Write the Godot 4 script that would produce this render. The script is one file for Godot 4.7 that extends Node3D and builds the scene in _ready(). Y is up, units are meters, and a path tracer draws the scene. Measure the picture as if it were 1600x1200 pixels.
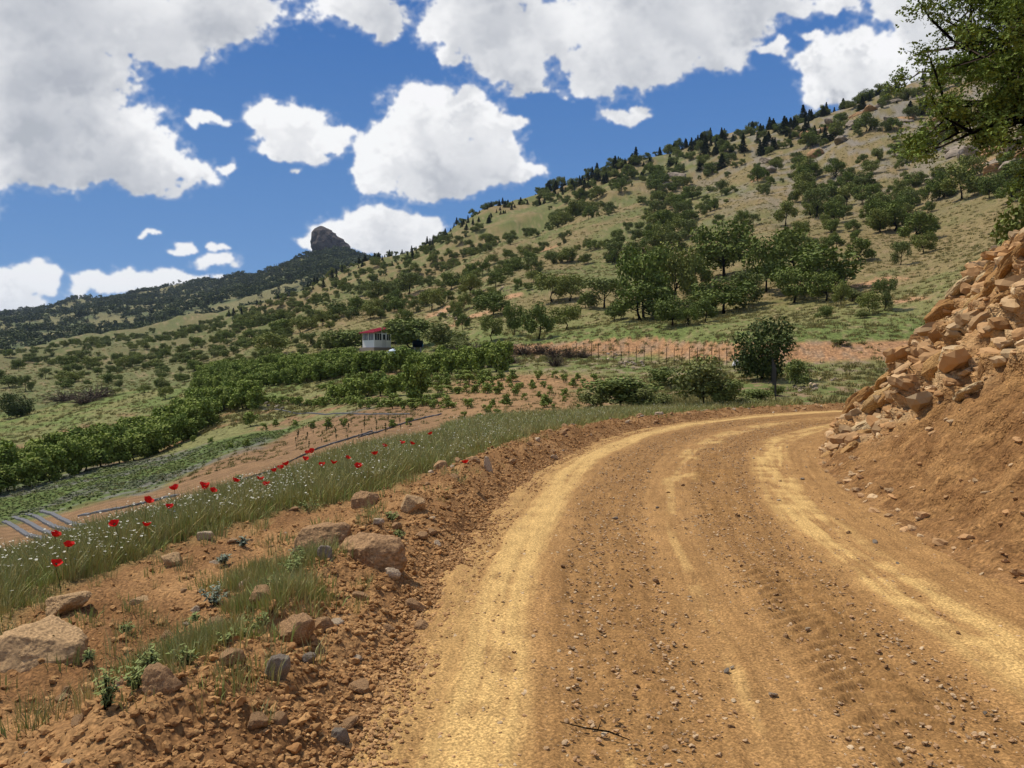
extends Node3D
# A graded dirt road on a hillside above terraced orchards, under cumulus clouds. Metres, y up, the view runs along -Z.

const EYE := 1.75
const FOCAL := 1204.0
const ROAD_HALF := 2.15

# The lay of the land: for each bearing (radians from -Z, right is positive) pairs of depth and height, one pair per feature
# (0 road side, 1 verge crest, 2 slope foot, 3 field, 4 orchard edge, 5-6 terraces, 7 bank top, 8-11 hillside, 12 crest, 13 beyond).
const LAND := [
	[-1.0472, [1.02, 0, 4.981, -0.1, 15.3, -2.885, 22.95, -4.125, 34, -5.061, 49.3, -6.343, 68, -6.223, 85, -5.725, 119, -4.064, 187, -1.904, 255, 1.75, 323, 3.959, 382.5, 6.235, 573.8, -20.76]],
	[-0.5865, [1.2, 0, 5.86, -0.1, 18, -2.885, 27, -4.125, 40, -5.061, 58, -6.343, 80, -6.223, 100, -5.725, 140, -4.064, 220, -1.904, 300, 1.75, 380, 3.959, 450, 6.235, 675, -20.76]],
	[-0.4623, [1.2, 0, 7.4, -0.1, 18, -1.988, 26, -2.893, 45, -4.305, 60, -4.728, 85, -3.898, 110, -2.818, 150, -1.738, 220, 1.385, 300, 5.488, 380, 11.22, 450, 16.7, 675, -10.3]],
	[-0.3208, [1.2, 0, 9.9, -0.1, 18, -1.091, 26, -1.705, 42, -2.262, 52, -2.051, 62, -1.752, 80, -0.9078, 110, 0.8364, 150, 3.619, 210, 8.378, 300, 17.2, 380, 27.63, 570, 4.83]],
	[-0.1646, [1.2, 0, 15.5, -0.1, 22, -0.4975, 30, -0.7417, 40, -0.7749, 52, -0.2367, 68, 0.7334, 90, 2.797, 120, 5.737, 160, 11.05, 215, 19.61, 280, 32.45, 350, 46.81, 525, 25.81]],
	[0.0000, [1.2, 0, 21, -0.1, 27, -0.1561, 34, -0.05731, 44, 0.2882, 56, 1.192, 66, 2.189, 70, 2.913, 95, 6.484, 135, 14.08, 190, 25.42, 270, 45.48, 360, 72.02, 540, 50.42]],
	[0.1646, [1.2, 0, 25, -0.1, 29, -0.1769, 35, -0.05233, 43, 0.3214, 52, 1.102, 60, 2.099, 62, 3.192, 80, 5.936, 115, 12.73, 165, 25.05, 250, 50.55, 370, 93.33, 555, 71.13]],
	[0.3208, [1.2, 0, 27, -0.05, 29.5, 0.03488, 33, 0.2973, 38, 0.6138, 42, 1.052, 45, 1.563, 47.5, 2.697, 62, 5.097, 88, 10.52, 135, 24.18, 210, 49.72, 330, 99.05, 495, 79.25]],
	[0.4623, [1.2, 0, 29, 0, 31, 0.07641, 34, 0.3945, 38, 0.8032, 41, 1.239, 44, 1.75, 47, 2.921, 58, 5.604, 80, 11.05, 120, 23.18, 190, 50.67, 290, 99.3, 435, 81.9]],
	[0.5865, [1.2, 0, 31, 0, 33, 0.2425, 35, 0.5872, 38, 0.961, 40, 1.418, 43, 1.929, 46, 3.278, 55, 7.232, 75, 13.59, 115, 28.49, 180, 57.07, 270, 104.9, 405, 88.71]],
	[1.0472, [1.2, 0, 31, 0, 33, 0.2425, 35, 0.5872, 38, 0.961, 40, 1.418, 43, 1.929, 46, 3.278, 55, 7.232, 75, 13.59, 115, 28.49, 180, 57.07, 270, 104.9, 405, 88.71]],
]
# the mountain behind: bearing, then depth and height pairs
const MOUNTAIN := [
	[-0.7403, [330, -6.473, 450, -0.1188, 700, 19.19, 1100, 52, 1500, 88.96, 1750, -31.04]],
	[-0.5865, [330, -3.732, 450, 4.74, 700, 25.01, 1050, 54.08, 1400, 85.47, 1750, -34.53]],
	[-0.5078, [330, -2.361, 450, 7.356, 700, 30.82, 1000, 59.89, 1350, 100.4, 1750, -19.58]],
	[-0.4285, [330, -0.9909, 450, 12.96, 700, 39.54, 1000, 76.5, 1300, 114, 1750, -5.958]],
	[-0.3208, [350, 1.75, 470, 23.22, 650, 50.34, 900, 87.71, 1150, 127.8, 1750, 7.83]],
	[-0.2675, [380, 8.062, 480, 29.66, 650, 61.14, 850, 97.06, 1100, 146.1, 1750, 26.1]],
	[-0.2324, [400, 11.72, 500, 34.97, 650, 66.53, 850, 104.1, 1100, 154.3, 1750, 34.32]],
	[-0.1807, [400, 15.04, 500, 39.13, 650, 66.53, 850, 100.6, 1100, 143.4, 1750, 23.36]],
	[-0.0829, [400, 15.04, 500, 34.97, 650, 61.14, 850, 86.47, 1100, 111.4, 1750, -8.615]],
	[0.1646, [400, 8.395, 500, 18.36, 650, 28.74, 850, 44.11, 1100, 56.57, 1750, -63.43]],
]
const ROAD_LINE := [-1.6, -12.0, 0.2, -6.0, 1.15, -1.0, 1.42, 3.0, 1.68, 6.5, 2.2, 10.0, 3.15, 13.6, 4.6, 17.0, 6.9, 20.4, 10.4, 23.3, 14.6, 25.0, 20.0, 26.2, 28.0, 27.2, 38.0, 27.6, 50.0, 27.0]

var rng := RandomNumberGenerator.new()
var fine := FastNoiseLite.new()
var broad := FastNoiseLite.new()
var ridged := FastNoiseLite.new()
var cells := FastNoiseLite.new()
var line := PackedVector2Array()      # centre of the road, every 0.25 m: x, depth
var line_dir := PackedVector2Array()
var dist_grid := PackedFloat32Array()
var taken := {}
var mats := {}
var meshes := {}
var land_k := 0.0
var land_side := 0.0


func _ready() -> void:
	rng.seed = 20240611
	var cam := Camera3D.new()
	cam.name = "camera"
	cam.fov = 53.0
	cam.near = 0.1
	cam.far = 6000.0
	cam.position = Vector3(0, EYE, 0)
	cam.rotation_degrees = Vector3(-1.9, 0, 0)
	add_child(cam)
	cam.current = true
	var env := Environment.new()
	env.background_mode = Environment.BG_SKY
	env.tonemap_mode = Environment.TONE_MAPPER_LINEAR
	env.tonemap_exposure = 1.0
	env.sdfgi_enabled = true
	env.ssao_enabled = true
	env.ssil_enabled = true
	env.fog_enabled = true
	env.fog_density = 0.00008
	env.fog_light_color = Color(0.72, 0.80, 0.90)
	var sun := DirectionalLight3D.new()
	sun.name = "sun"
	sun.light_color = Color(1.0, 0.955, 0.89)
	sun.light_energy = 1.45
	sun.light_angular_distance = 0.5
	sun.shadow_enabled = true
	add_child(sun)
	sun.look_at_from_position(Vector3.ZERO, Vector3(0.50, -1.0, 0.30), Vector3.UP)
	set_noise()
	var sky := Sky.new()
	var pan := PanoramaSkyMaterial.new()
	pan.panorama = make_sky()
	pan.energy_multiplier = 1.0
	sky.sky_material = pan
	env.sky = sky
	var we := WorldEnvironment.new()
	we.name = "environment"
	we.environment = env
	add_child(we)
	print("sky ", Time.get_ticks_msec())
	make_materials()
	lay_road_line()
	build_ground()
	print("ground ", Time.get_ticks_msec())
	build_road()
	print("road ", Time.get_ticks_msec())
	build_bank()
	print("bank ", Time.get_ticks_msec())
	build_mountain()
	print("mountain ", Time.get_ticks_msec())
	build_things()
	print("things ", Time.get_ticks_msec())


func set_noise() -> void:
	fine.seed = 3; fine.frequency = 1.0; fine.fractal_octaves = 3
	fine.noise_type = FastNoiseLite.TYPE_SIMPLEX_SMOOTH
	broad.seed = 11; broad.frequency = 1.0; broad.fractal_octaves = 4
	broad.noise_type = FastNoiseLite.TYPE_SIMPLEX_SMOOTH
	ridged.seed = 5; ridged.frequency = 1.0; ridged.fractal_octaves = 4
	ridged.fractal_type = FastNoiseLite.FRACTAL_RIDGED
	cells.seed = 9; cells.frequency = 1.0; cells.noise_type = FastNoiseLite.TYPE_CELLULAR
	cells.fractal_type = FastNoiseLite.FRACTAL_NONE
	cells.cellular_return_type = FastNoiseLite.RETURN_CELL_VALUE


# ---------------------------------------------------------------- helpers
func numbered(called: String) -> String:
	var n: int = taken.get(called, 0)
	taken[called] = n + 1
	return called if n == 0 else "%s_%03d" % [called, n]

func tag(o: Node, label: String, category: String, group := "", kind := "") -> Node:
	if label: o.set_meta("label", label)
	if category: o.set_meta("category", category)
	if group: o.set_meta("group", group)
	if kind: o.set_meta("kind", kind)
	return o

func put(called: String, mesh: Mesh, m: Material, parent: Node = null) -> MeshInstance3D:
	var o := MeshInstance3D.new()
	o.mesh = mesh
	if m: o.material_override = m
	if parent:
		o.name = called
		parent.add_child(o, true)
	else:
		o.name = numbered(called)
		add_child(o)
	return o

func base(called: String, at: Vector3, turn := 0.0, size := 1.0) -> Node3D:
	var o := Node3D.new()
	o.name = numbered(called)
	o.position = at
	o.rotation.y = turn
	o.scale = Vector3.ONE * size
	add_child(o)
	return o

func copy(o: Node3D, at: Vector3, turn: float, size: Vector3) -> Node3D:
	var c: Node3D = o.duplicate()
	c.name = numbered(str(o.name))
	add_child(c)
	c.transform = Transform3D(Basis.from_euler(Vector3(0, turn, 0)).scaled_local(size), at)
	return c

func smooth(a: float, b: float, x: float) -> float:
	return smoothstep(a, b, x)

func arrays(v: PackedVector3Array, n: PackedVector3Array, c: PackedColorArray, i: PackedInt32Array, uv := PackedVector2Array()) -> ArrayMesh:
	var a := []
	a.resize(Mesh.ARRAY_MAX)
	a[Mesh.ARRAY_VERTEX] = v
	if n.size(): a[Mesh.ARRAY_NORMAL] = n
	if c.size(): a[Mesh.ARRAY_COLOR] = c
	if i.size(): a[Mesh.ARRAY_INDEX] = i
	if uv.size(): a[Mesh.ARRAY_TEX_UV] = uv
	var m := ArrayMesh.new()
	m.add_surface_from_arrays(Mesh.PRIMITIVE_TRIANGLES, a)
	return m

# A sheet of nx by ny points, row after row.
func grid_mesh(nx: int, ny: int, v: PackedVector3Array, c: PackedColorArray, flip := false) -> ArrayMesh:
	var n := PackedVector3Array()
	n.resize(nx * ny)
	for j in ny:
		var ja := maxi(j - 1, 0) * nx
		var jb := mini(j + 1, ny - 1) * nx
		var jr := j * nx
		for i in nx:
			var p := (v[jr + mini(i + 1, nx - 1)] - v[jr + maxi(i - 1, 0)]).cross(v[jb + i] - v[ja + i]).normalized()
			n[jr + i] = p
	var idx := PackedInt32Array()
	idx.resize((nx - 1) * (ny - 1) * 6)
	var w := 0
	for j in ny - 1:
		for i in nx - 1:
			var a := j * nx + i
			if flip:
				idx[w] = a; idx[w + 1] = a + 1; idx[w + 2] = a + nx
				idx[w + 3] = a + 1; idx[w + 4] = a + nx + 1; idx[w + 5] = a + nx
			else:
				idx[w] = a; idx[w + 1] = a + nx; idx[w + 2] = a + 1
				idx[w + 3] = a + 1; idx[w + 4] = a + nx; idx[w + 5] = a + nx + 1
			w += 6
	return arrays(v, n, c, idx)

func many(called: String, mesh: Mesh, m: Material, where: Array, tint: PackedColorArray, label: String, category: String, parent: Node = null) -> MultiMeshInstance3D:
	var mm := MultiMesh.new()
	mm.transform_format = MultiMesh.TRANSFORM_3D
	mm.use_colors = tint.size() > 0
	mm.mesh = mesh
	mm.instance_count = where.size()
	for i in where.size():
		mm.set_instance_transform(i, where[i])
		if tint.size(): mm.set_instance_color(i, tint[i])
	var o := MultiMeshInstance3D.new()
	o.multimesh = mm
	o.material_override = m
	if parent:
		o.name = called
		parent.add_child(o, true)
		o.set_meta("kind", "stuff")
		o.set_meta("label", label)
	else:
		o.name = numbered(called)
		add_child(o)
		tag(o, label, category, "", "stuff")
	return o


# ---------------------------------------------------------------- sky
var cloud_field := PackedFloat32Array()
const CLOUD_W := 960
const CLOUD_H := 420

func make_clouds() -> void:
	# cumulus as groups of overlapping puffs: centre and half-size on the plane one unit ahead, times 1204, up is positive
	var puffs := [
		[60, 40, 210, 95],
		[200, 45, 200, 70],
		[340, 30, 130, 60],
		[270, 85, 70, 32],
		[30, 120, 130, 70],
		[120, 110, 110, 70],
		[40, 190, 150, 90],
		[130, 190, 120, 70],
		[190, 230, 110, 62],
		[265, 265, 70, 45],
		[60, 250, 160, 55],
		[150, 262, 120, 42],
		[230, 285, 50, 24],
		[300, 272, 34, 28],
		[415, 182, 44, 30],
		[460, 205, 60, 40],
		[500, 228, 55, 34],
		[540, 218, 30, 20],
		[440, 235, 40, 22],
		[330, 190, 30, 15],
		[348, 262, 22, 9],
		[465, 268, 14, 6],
		[650, 190, 68, 58],
		[715, 185, 70, 56],
		[765, 195, 48, 44],
		[610, 245, 62, 52],
		[680, 255, 100, 62],
		[770, 262, 62, 46],
		[580, 278, 34, 32],
		[700, 290, 90, 30],
		[812, 205, 22, 20],
		[815, 265, 26, 20],
		[520, 372, 52, 34],
		[585, 352, 78, 38],
		[650, 362, 62, 30],
		[480, 388, 26, 16],
		[600, 385, 100, 24],
		[530, 20, 60, 40],
		[580, 30, 58, 50],
		[600, 60, 34, 24],
		[700, 40, 60, 46],
		[760, 50, 90, 64],
		[800, 100, 60, 52],
		[850, 60, 70, 62],
		[700, 90, 34, 24],
		[830, 140, 36, 20],
		[960, 60, 110, 72],
		[1060, 50, 120, 72],
		[930, 120, 60, 44],
		[1010, 110, 90, 40],
		[1110, 90, 60, 34],
		[1150, 30, 60, 60],
		[960, 182, 34, 18],
		[985, 190, 34, 16],
		[1000, 175, 24, 16],
		[900, 150, 30, 24],
		[1215, 15, 50, 24],
		[1300, 8, 60, 22],
		[1410, 20, 70, 50],
		[1330, 105, 84, 60],
		[1290, 140, 62, 40],
		[1390, 120, 80, 60],
		[1270, 100, 40, 30],
		[1480, 90, 100, 90],
		[1350, 165, 90, 30],
		[1560, 60, 120, 90],
		[1205, 80, 22, 9],
		[1255, 62, 26, 10],
		[40, 432, 50, 26],
		[10, 445, 60, 30],
		[20, 472, 50, 20],
		[75, 440, 22, 16],
		[150, 448, 44, 18],
		[210, 438, 50, 22],
		[260, 442, 52, 17],
		[300, 448, 50, 14],
		[180, 456, 70, 12],
		[345, 385, 22, 11],
		[335, 412, 36, 17],
		[285, 385, 24, 11],
		[240, 364, 13, 6],
		[370, 440, 30, 8],
		[60, -60, 260, 110],
		[330, -40, 160, 70],
		[580, -40, 120, 60],
		[760, -50, 150, 90],
		[980, -50, 170, 100],
		[1150, -50, 140, 90],
		[1330, -70, 120, 60],
		[1500, -40, 160, 90],
		[-120, 100, 160, 120],
		[-100, 300, 120, 60],
		[1700, 150, 140, 110],
	]
	cloud_field.resize(CLOUD_W * CLOUD_H)
	cloud_field.fill(-1.0)
	for p in puffs:
		var cx: float = (p[0] + 160.0) / 2.0
		var cy: float = (p[1] + 250.0) / 2.0
		var rx: float = p[2] * 0.45
		var ry: float = p[3] * 0.44
		for y in range(maxi(0, int(cy - ry * 1.5)), mini(CLOUD_H, int(cy + ry * 1.5) + 1)):
			for x in range(maxi(0, int(cx - rx * 1.5)), mini(CLOUD_W, int(cx + rx * 1.5) + 1)):
				var qx := (x - cx) / rx
				var qy := (y - cy) / ry
				if qy > 0.0: qy *= 1.15
				var f := 1.0 - sqrt(qx * qx + qy * qy)
				var at := y * CLOUD_W + x
				var g := cloud_field[at]
				# round union, so that puffs of one cloud melt together
				cloud_field[at] = maxf(f, g) + 0.10 * maxf(0.0, 1.0 - absf(f - g) / 0.35) * (1.0 if g > -0.6 else 0.0)

func cloud_at(px: float, py: float) -> float:
	var x := (px + 160.0) / 2.0
	var y := (py + 250.0) / 2.0
	if x < 0.0 or y < 0.0 or x >= CLOUD_W - 1 or y >= CLOUD_H - 1: return -1.0
	var xi := int(x)
	var yi := int(y)
	var fx := x - xi
	var fy := y - yi
	var at := yi * CLOUD_W + xi
	return lerpf(lerpf(cloud_field[at], cloud_field[at + 1], fx), lerpf(cloud_field[at + CLOUD_W], cloud_field[at + CLOUD_W + 1], fx), fy)

func sky_color(az: float, el: float) -> Color:
	var up := sin(el)
	# air
	var t := pow(clampf(el / 1.2, 0.0, 1.0), 0.55)
	var c := Color(0.23, 0.44, 0.75).lerp(Color(0.032, 0.135, 0.43), clampf(t * 1.55, 0.0, 1.0))
	c = Color(0.36, 0.52, 0.75).lerp(c, clampf(el / 0.10, 0.0, 1.0))
	if el <= 0.0: return Color(0.30, 0.30, 0.26)
	var k := 0.0
	var dens := 0.0
	var lit := 0.0
	if absf(az) < 0.78 and el < 0.62:
		var px := 800.0 + FOCAL * tan(az)
		var py := 560.0 - FOCAL * tan(el) / cos(az)
		k = smooth(-0.76, -0.64, az) * (1.0 - smooth(0.64, 0.76, az)) * (1.0 - smooth(0.47, 0.58, el))
		if k > 0.0:
			var w1 := sky_noise.get_noise_2d(px * 0.009, py * 0.011)
			var w2 := sky_noise.get_noise_2d(px * 0.009 + 70.0, py * 0.011 + 31.0)
			var ax := px + 30.0 * w1
			var ay := py + 24.0 * w2
			var n := sky_noise.get_noise_2d(px * 0.022 + 5.0, py * 0.027)
			var bil := 1.0 - 2.0 * absf(sky_noise.get_noise_2d(px * 0.016 + 33.0, py * 0.019)) - 0.55
			var f := cloud_at(ax, ay)
			var wisp := sky_noise.get_noise_2d(px * 0.06 + 15.0, py * 0.075)
			var edge := f + 0.30 * n + 0.14 * bil + 0.10 * wisp
			dens = smooth(0.0, 0.20, edge)
			dens = maxf(dens, 0.30 * smooth(-0.22, 0.2, edge + 0.15 * wisp))
			# light: how much cloud lies between here and the sun, up and to the left of the frame
			var bx := ax + 16.0 * n + 10.0 * wisp
			var by := ay + 26.0 * bil + 8.0 * wisp
			var above := maxf(0.0, cloud_at(bx - 7.0, by - 16.0)) + maxf(0.0, cloud_at(bx - 16.0, by - 38.0)) + maxf(0.0, cloud_at(bx - 26.0, by - 64.0)) + maxf(0.0, cloud_at(bx - 36.0, by - 96.0))
			var soft := sky_noise.get_noise_2d(px * 0.005 + 12.0, py * 0.008 + 3.0)
			lit = clampf(1.17 - 0.29 * above + 0.16 * soft + 0.06 * bil, 0.22, 1.12)
	if k < 1.0:
		var d := Vector3(sin(az) * cos(el), up, -cos(az) * cos(el))
		var s := 1.0 / (up + 0.14)
		var n2 := sky_noise.get_noise_2d(d.x * s * 1.5 + 40.0, d.z * s * 1.5)
		var n3 := sky_noise.get_noise_2d(d.x * s * 6.0, d.z * s * 6.0)
		var f2 := n2 + 0.25 * n3 + 0.02
		var dens2 := smooth(0.0, 0.22, f2)
		var lit2 := clampf(1.02 - 0.75 * maxf(f2, 0.0) + 0.2 * n3, 0.5, 1.05)
		dens = lerpf(dens2, dens, k)
		lit = lerpf(lit2, lit, k)
	var cloud := Color(0.47, 0.495, 0.545).lerp(Color(0.985, 0.985, 0.99), clampf((lit - 0.25) / 0.75, 0.0, 1.0))
	var veil := clampf(el / 0.16, 0.0, 1.0)
	cloud = cloud.lerp(Color(0.72, 0.79, 0.88), 0.35 * (1.0 - veil))
	return c.lerp(cloud, dens * 0.985)

var sky_noise := FastNoiseLite.new()
var billow := FastNoiseLite.new()

func make_sky() -> Texture2D:
	sky_noise.seed = 21; sky_noise.frequency = 1.0; sky_noise.fractal_octaves = 5; sky_noise.noise_type = FastNoiseLite.TYPE_SIMPLEX_SMOOTH
	sky_noise.fractal_gain = 0.55
	billow.seed = 4; billow.frequency = 1.0; billow.fractal_octaves = 4; billow.noise_type = FastNoiseLite.TYPE_SIMPLEX_SMOOTH
	billow.fractal_type = FastNoiseLite.FRACTAL_PING_PONG; billow.fractal_ping_pong_strength = 1.6
	make_clouds()
	var im := Image.create(512, 256, false, Image.FORMAT_RGB8)
	for y in 256:
		var el := PI * (0.5 - (y + 0.5) / 256.0)
		for x in 512:
			im.set_pixel(x, y, sky_color(TAU * ((x + 0.5) / 512.0 - 0.5), el).linear_to_srgb())
	im.resize(4096, 2048, Image.INTERPOLATE_CUBIC)
	var x0 := 2048 - 540
	var y0 := 1024 - 420
	for y in range(y0, 1024):
		var el := PI * (0.5 - (y + 0.5) / 2048.0)
		for x in range(x0, 2048 + 540):
			im.set_pixel(x, y, sky_color(TAU * ((x + 0.5) / 4096.0 - 0.5), el).linear_to_srgb())
	# -Z lies at the panorama's edge
	var turned := Image.create(4096, 2048, false, Image.FORMAT_RGB8)
	turned.blit_rect(im, Rect2i(2048, 0, 2048, 2048), Vector2i(0, 0))
	turned.blit_rect(im, Rect2i(0, 0, 2048, 2048), Vector2i(2048, 0))
	return ImageTexture.create_from_image(turned)


# ---------------------------------------------------------------- materials
func tiled(seed_: int, freq: float, octaves: int, type: int, low: float, high: float, size := 512) -> Image:
	var n := FastNoiseLite.new()
	n.seed = seed_; n.frequency = freq; n.fractal_octaves = octaves; n.noise_type = type
	if type == FastNoiseLite.TYPE_CELLULAR: n.cellular_return_type = FastNoiseLite.RETURN_DISTANCE
	var im := n.get_seamless_image(size, size)
	im.convert(Image.FORMAT_L8)
	var d := im.get_data()
	for i in d.size():
		d[i] = int(255.0 * lerpf(low, high, d[i] / 255.0))
	return Image.create_from_data(size, size, false, Image.FORMAT_L8, d)

func product(a: Image, b: Image) -> Image:
	var x := a.get_data()
	var y := b.get_data()
	for i in x.size():
		x[i] = mini(255, int(x[i] * y[i] / 200.0))
	return Image.create_from_data(a.get_width(), a.get_height(), false, Image.FORMAT_L8, x)

func mat(called: String, rough := 0.95, spec := 0.25) -> StandardMaterial3D:
	var m := StandardMaterial3D.new()
	m.resource_name = called
	m.roughness = rough
	m.metallic_specular = spec
	m.vertex_color_use_as_albedo = true
	mats[called] = m
	return m

func textured(called: String, tex: Texture2D, scale: float, bump: Texture2D, relief: float, world := true) -> StandardMaterial3D:
	var m := mat(called)
	m.albedo_texture = tex
	m.uv1_triplanar = true
	m.uv1_world_triplanar = world
	m.uv1_scale = Vector3.ONE * scale
	if bump:
		m.heightmap_enabled = true
		m.heightmap_texture = bump
		m.heightmap_scale = relief
	return m

func plain(called: String, c: Color, rough := 0.8, spec := 0.3) -> StandardMaterial3D:
	var m := mat(called, rough, spec)
	m.vertex_color_use_as_albedo = false
	m.albedo_color = c.linear_to_srgb()
	return m

func leafy(called: String, back: Color) -> StandardMaterial3D:
	var m := mat(called, 0.75, 0.25)
	m.backlight_enabled = true
	m.backlight = back.linear_to_srgb()
	m.cull_mode = BaseMaterial3D.CULL_DISABLED
	return m

func make_materials() -> void:
	var grit := product(tiled(1, 0.055, 5, FastNoiseLite.TYPE_SIMPLEX_SMOOTH, 0.55, 1.0), tiled(2, 0.14, 2, FastNoiseLite.TYPE_CELLULAR, 0.66, 1.0))
	var relief := product(tiled(6, 0.04, 5, FastNoiseLite.TYPE_SIMPLEX_SMOOTH, 0.1, 1.0), tiled(7, 0.11, 1, FastNoiseLite.TYPE_CELLULAR, 0.4, 1.0))
	var grit_t := ImageTexture.create_from_image(grit)
	var relief_t := ImageTexture.create_from_image(relief)
	var rocky := ImageTexture.create_from_image(product(tiled(14, 0.012, 6, FastNoiseLite.TYPE_SIMPLEX_SMOOTH, 0.5, 1.0), tiled(15, 0.1, 3, FastNoiseLite.TYPE_SIMPLEX_SMOOTH, 0.7, 1.0)))
	textured("soil", grit_t, 0.9, relief_t, 2.2)
	textured("road", grit_t, 1.3, relief_t, 0.5)
	textured("bank", grit_t, 0.7, relief_t, 4.0)
	textured("slope", grit_t, 0.11, relief_t, 12.0)
	textured("far", grit_t, 0.02, null, 0.0)
	textured("stone", rocky, 2.6, rocky, 1.0, false)
	mat("clod")
	mat("grass", 0.85, 0.2)
	leafy("leaf", Color(0.075, 0.11, 0.012))
	leafy("grass_leaf", Color(0.07, 0.08, 0.015))
	plain("bark", Color(0.075, 0.055, 0.04), 0.95)
	leafy("petal", Color(0.25, 0.015, 0.01))
	leafy("petal_white", Color(0.2, 0.2, 0.18))


# ---------------------------------------------------------------- the lay of the land
func lay_road_line() -> void:
	var c := Curve2D.new()
	var n := ROAD_LINE.size() / 2
	for i in n:
		var p := Vector2(ROAD_LINE[2 * i], ROAD_LINE[2 * i + 1])
		var a := Vector2(ROAD_LINE[2 * maxi(i - 1, 0)], ROAD_LINE[2 * maxi(i - 1, 0) + 1])
		var b := Vector2(ROAD_LINE[2 * mini(i + 1, n - 1)], ROAD_LINE[2 * mini(i + 1, n - 1) + 1])
		var t := (b - a) / 6.0
		c.add_point(p, -t, t)
	c.bake_interval = 0.1
	var long := c.get_baked_length()
	var k := int(long / 0.25)
	for i in k + 1:
		line.append(c.sample_baked(i * 0.25, true))
	for i in line.size():
		line_dir.append((line[mini(i + 1, line.size() - 1)] - line[maxi(i - 1, 0)]).normalized())
	dist_grid.resize(121 * 101)
	for j in 101:
		for i in 121:
			var p := Vector2(-15.0 + i * 0.5, -8.0 + j * 0.5)
			var best := 1e9
			var at := 0
			for q in range(0, line.size(), 2):
				var e := p.distance_squared_to(line[q])
				if e < best:
					best = e
					at = q
			for q in range(maxi(at - 2, 0), mini(at + 3, line.size())):
				var e := p.distance_squared_to(line[q])
				if e < best:
					best = e
					at = q
			var away := p - line[at]
			var side := line_dir[at].y * away.x - line_dir[at].x * away.y
			dist_grid[j * 121 + i] = side if absf(away.dot(line_dir[at])) < 0.3 else sqrt(best) * signf(side)

# distance from the centre of the road, positive on its right
func road_side(x: float, d: float) -> float:
	var gx := clampf((x + 15.0) * 2.0, 0.0, 119.999)
	var gy := clampf((d + 8.0) * 2.0, 0.0, 99.999)
	var i := int(gx)
	var j := int(gy)
	var fx := gx - i
	var fy := gy - j
	var at := j * 121 + i
	return lerpf(lerpf(dist_grid[at], dist_grid[at + 1], fx), lerpf(dist_grid[at + 121], dist_grid[at + 122], fx), fy)

func profile(table: Array, az: float) -> PackedVector2Array:
	az = clampf(az, table[0][0], table[-1][0])
	var i := 0
	while i < table.size() - 2 and az > table[i + 1][0]:
		i += 1
	var a0: float = table[i][0]
	var a1: float = table[i + 1][0]
	var t := (az - a0) / (a1 - a0)
	t = t * t * (3.0 - 2.0 * t) * 0.5 + t * 0.5
	var out := PackedVector2Array()
	var a: Array = table[i][1]
	var b: Array = table[i + 1][1]
	for k in a.size() / 2:
		out.append(Vector2(lerpf(a[2 * k], b[2 * k], t), lerpf(a[2 * k + 1], b[2 * k + 1], t)))
	return out

func bank_height(r: float) -> float:
	if r <= 0.0: return 0.0
	var toe := 0.22 * smooth(0.0, 0.5, r)
	var face := 3.35 * smooth(0.35, 3.6, r) * 0.45 + 3.35 * clampf((r - 0.45) / 2.7, 0.0, 1.0) * 0.55
	return toe + face + 0.2 * maxf(0.0, r - 3.2)

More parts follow.
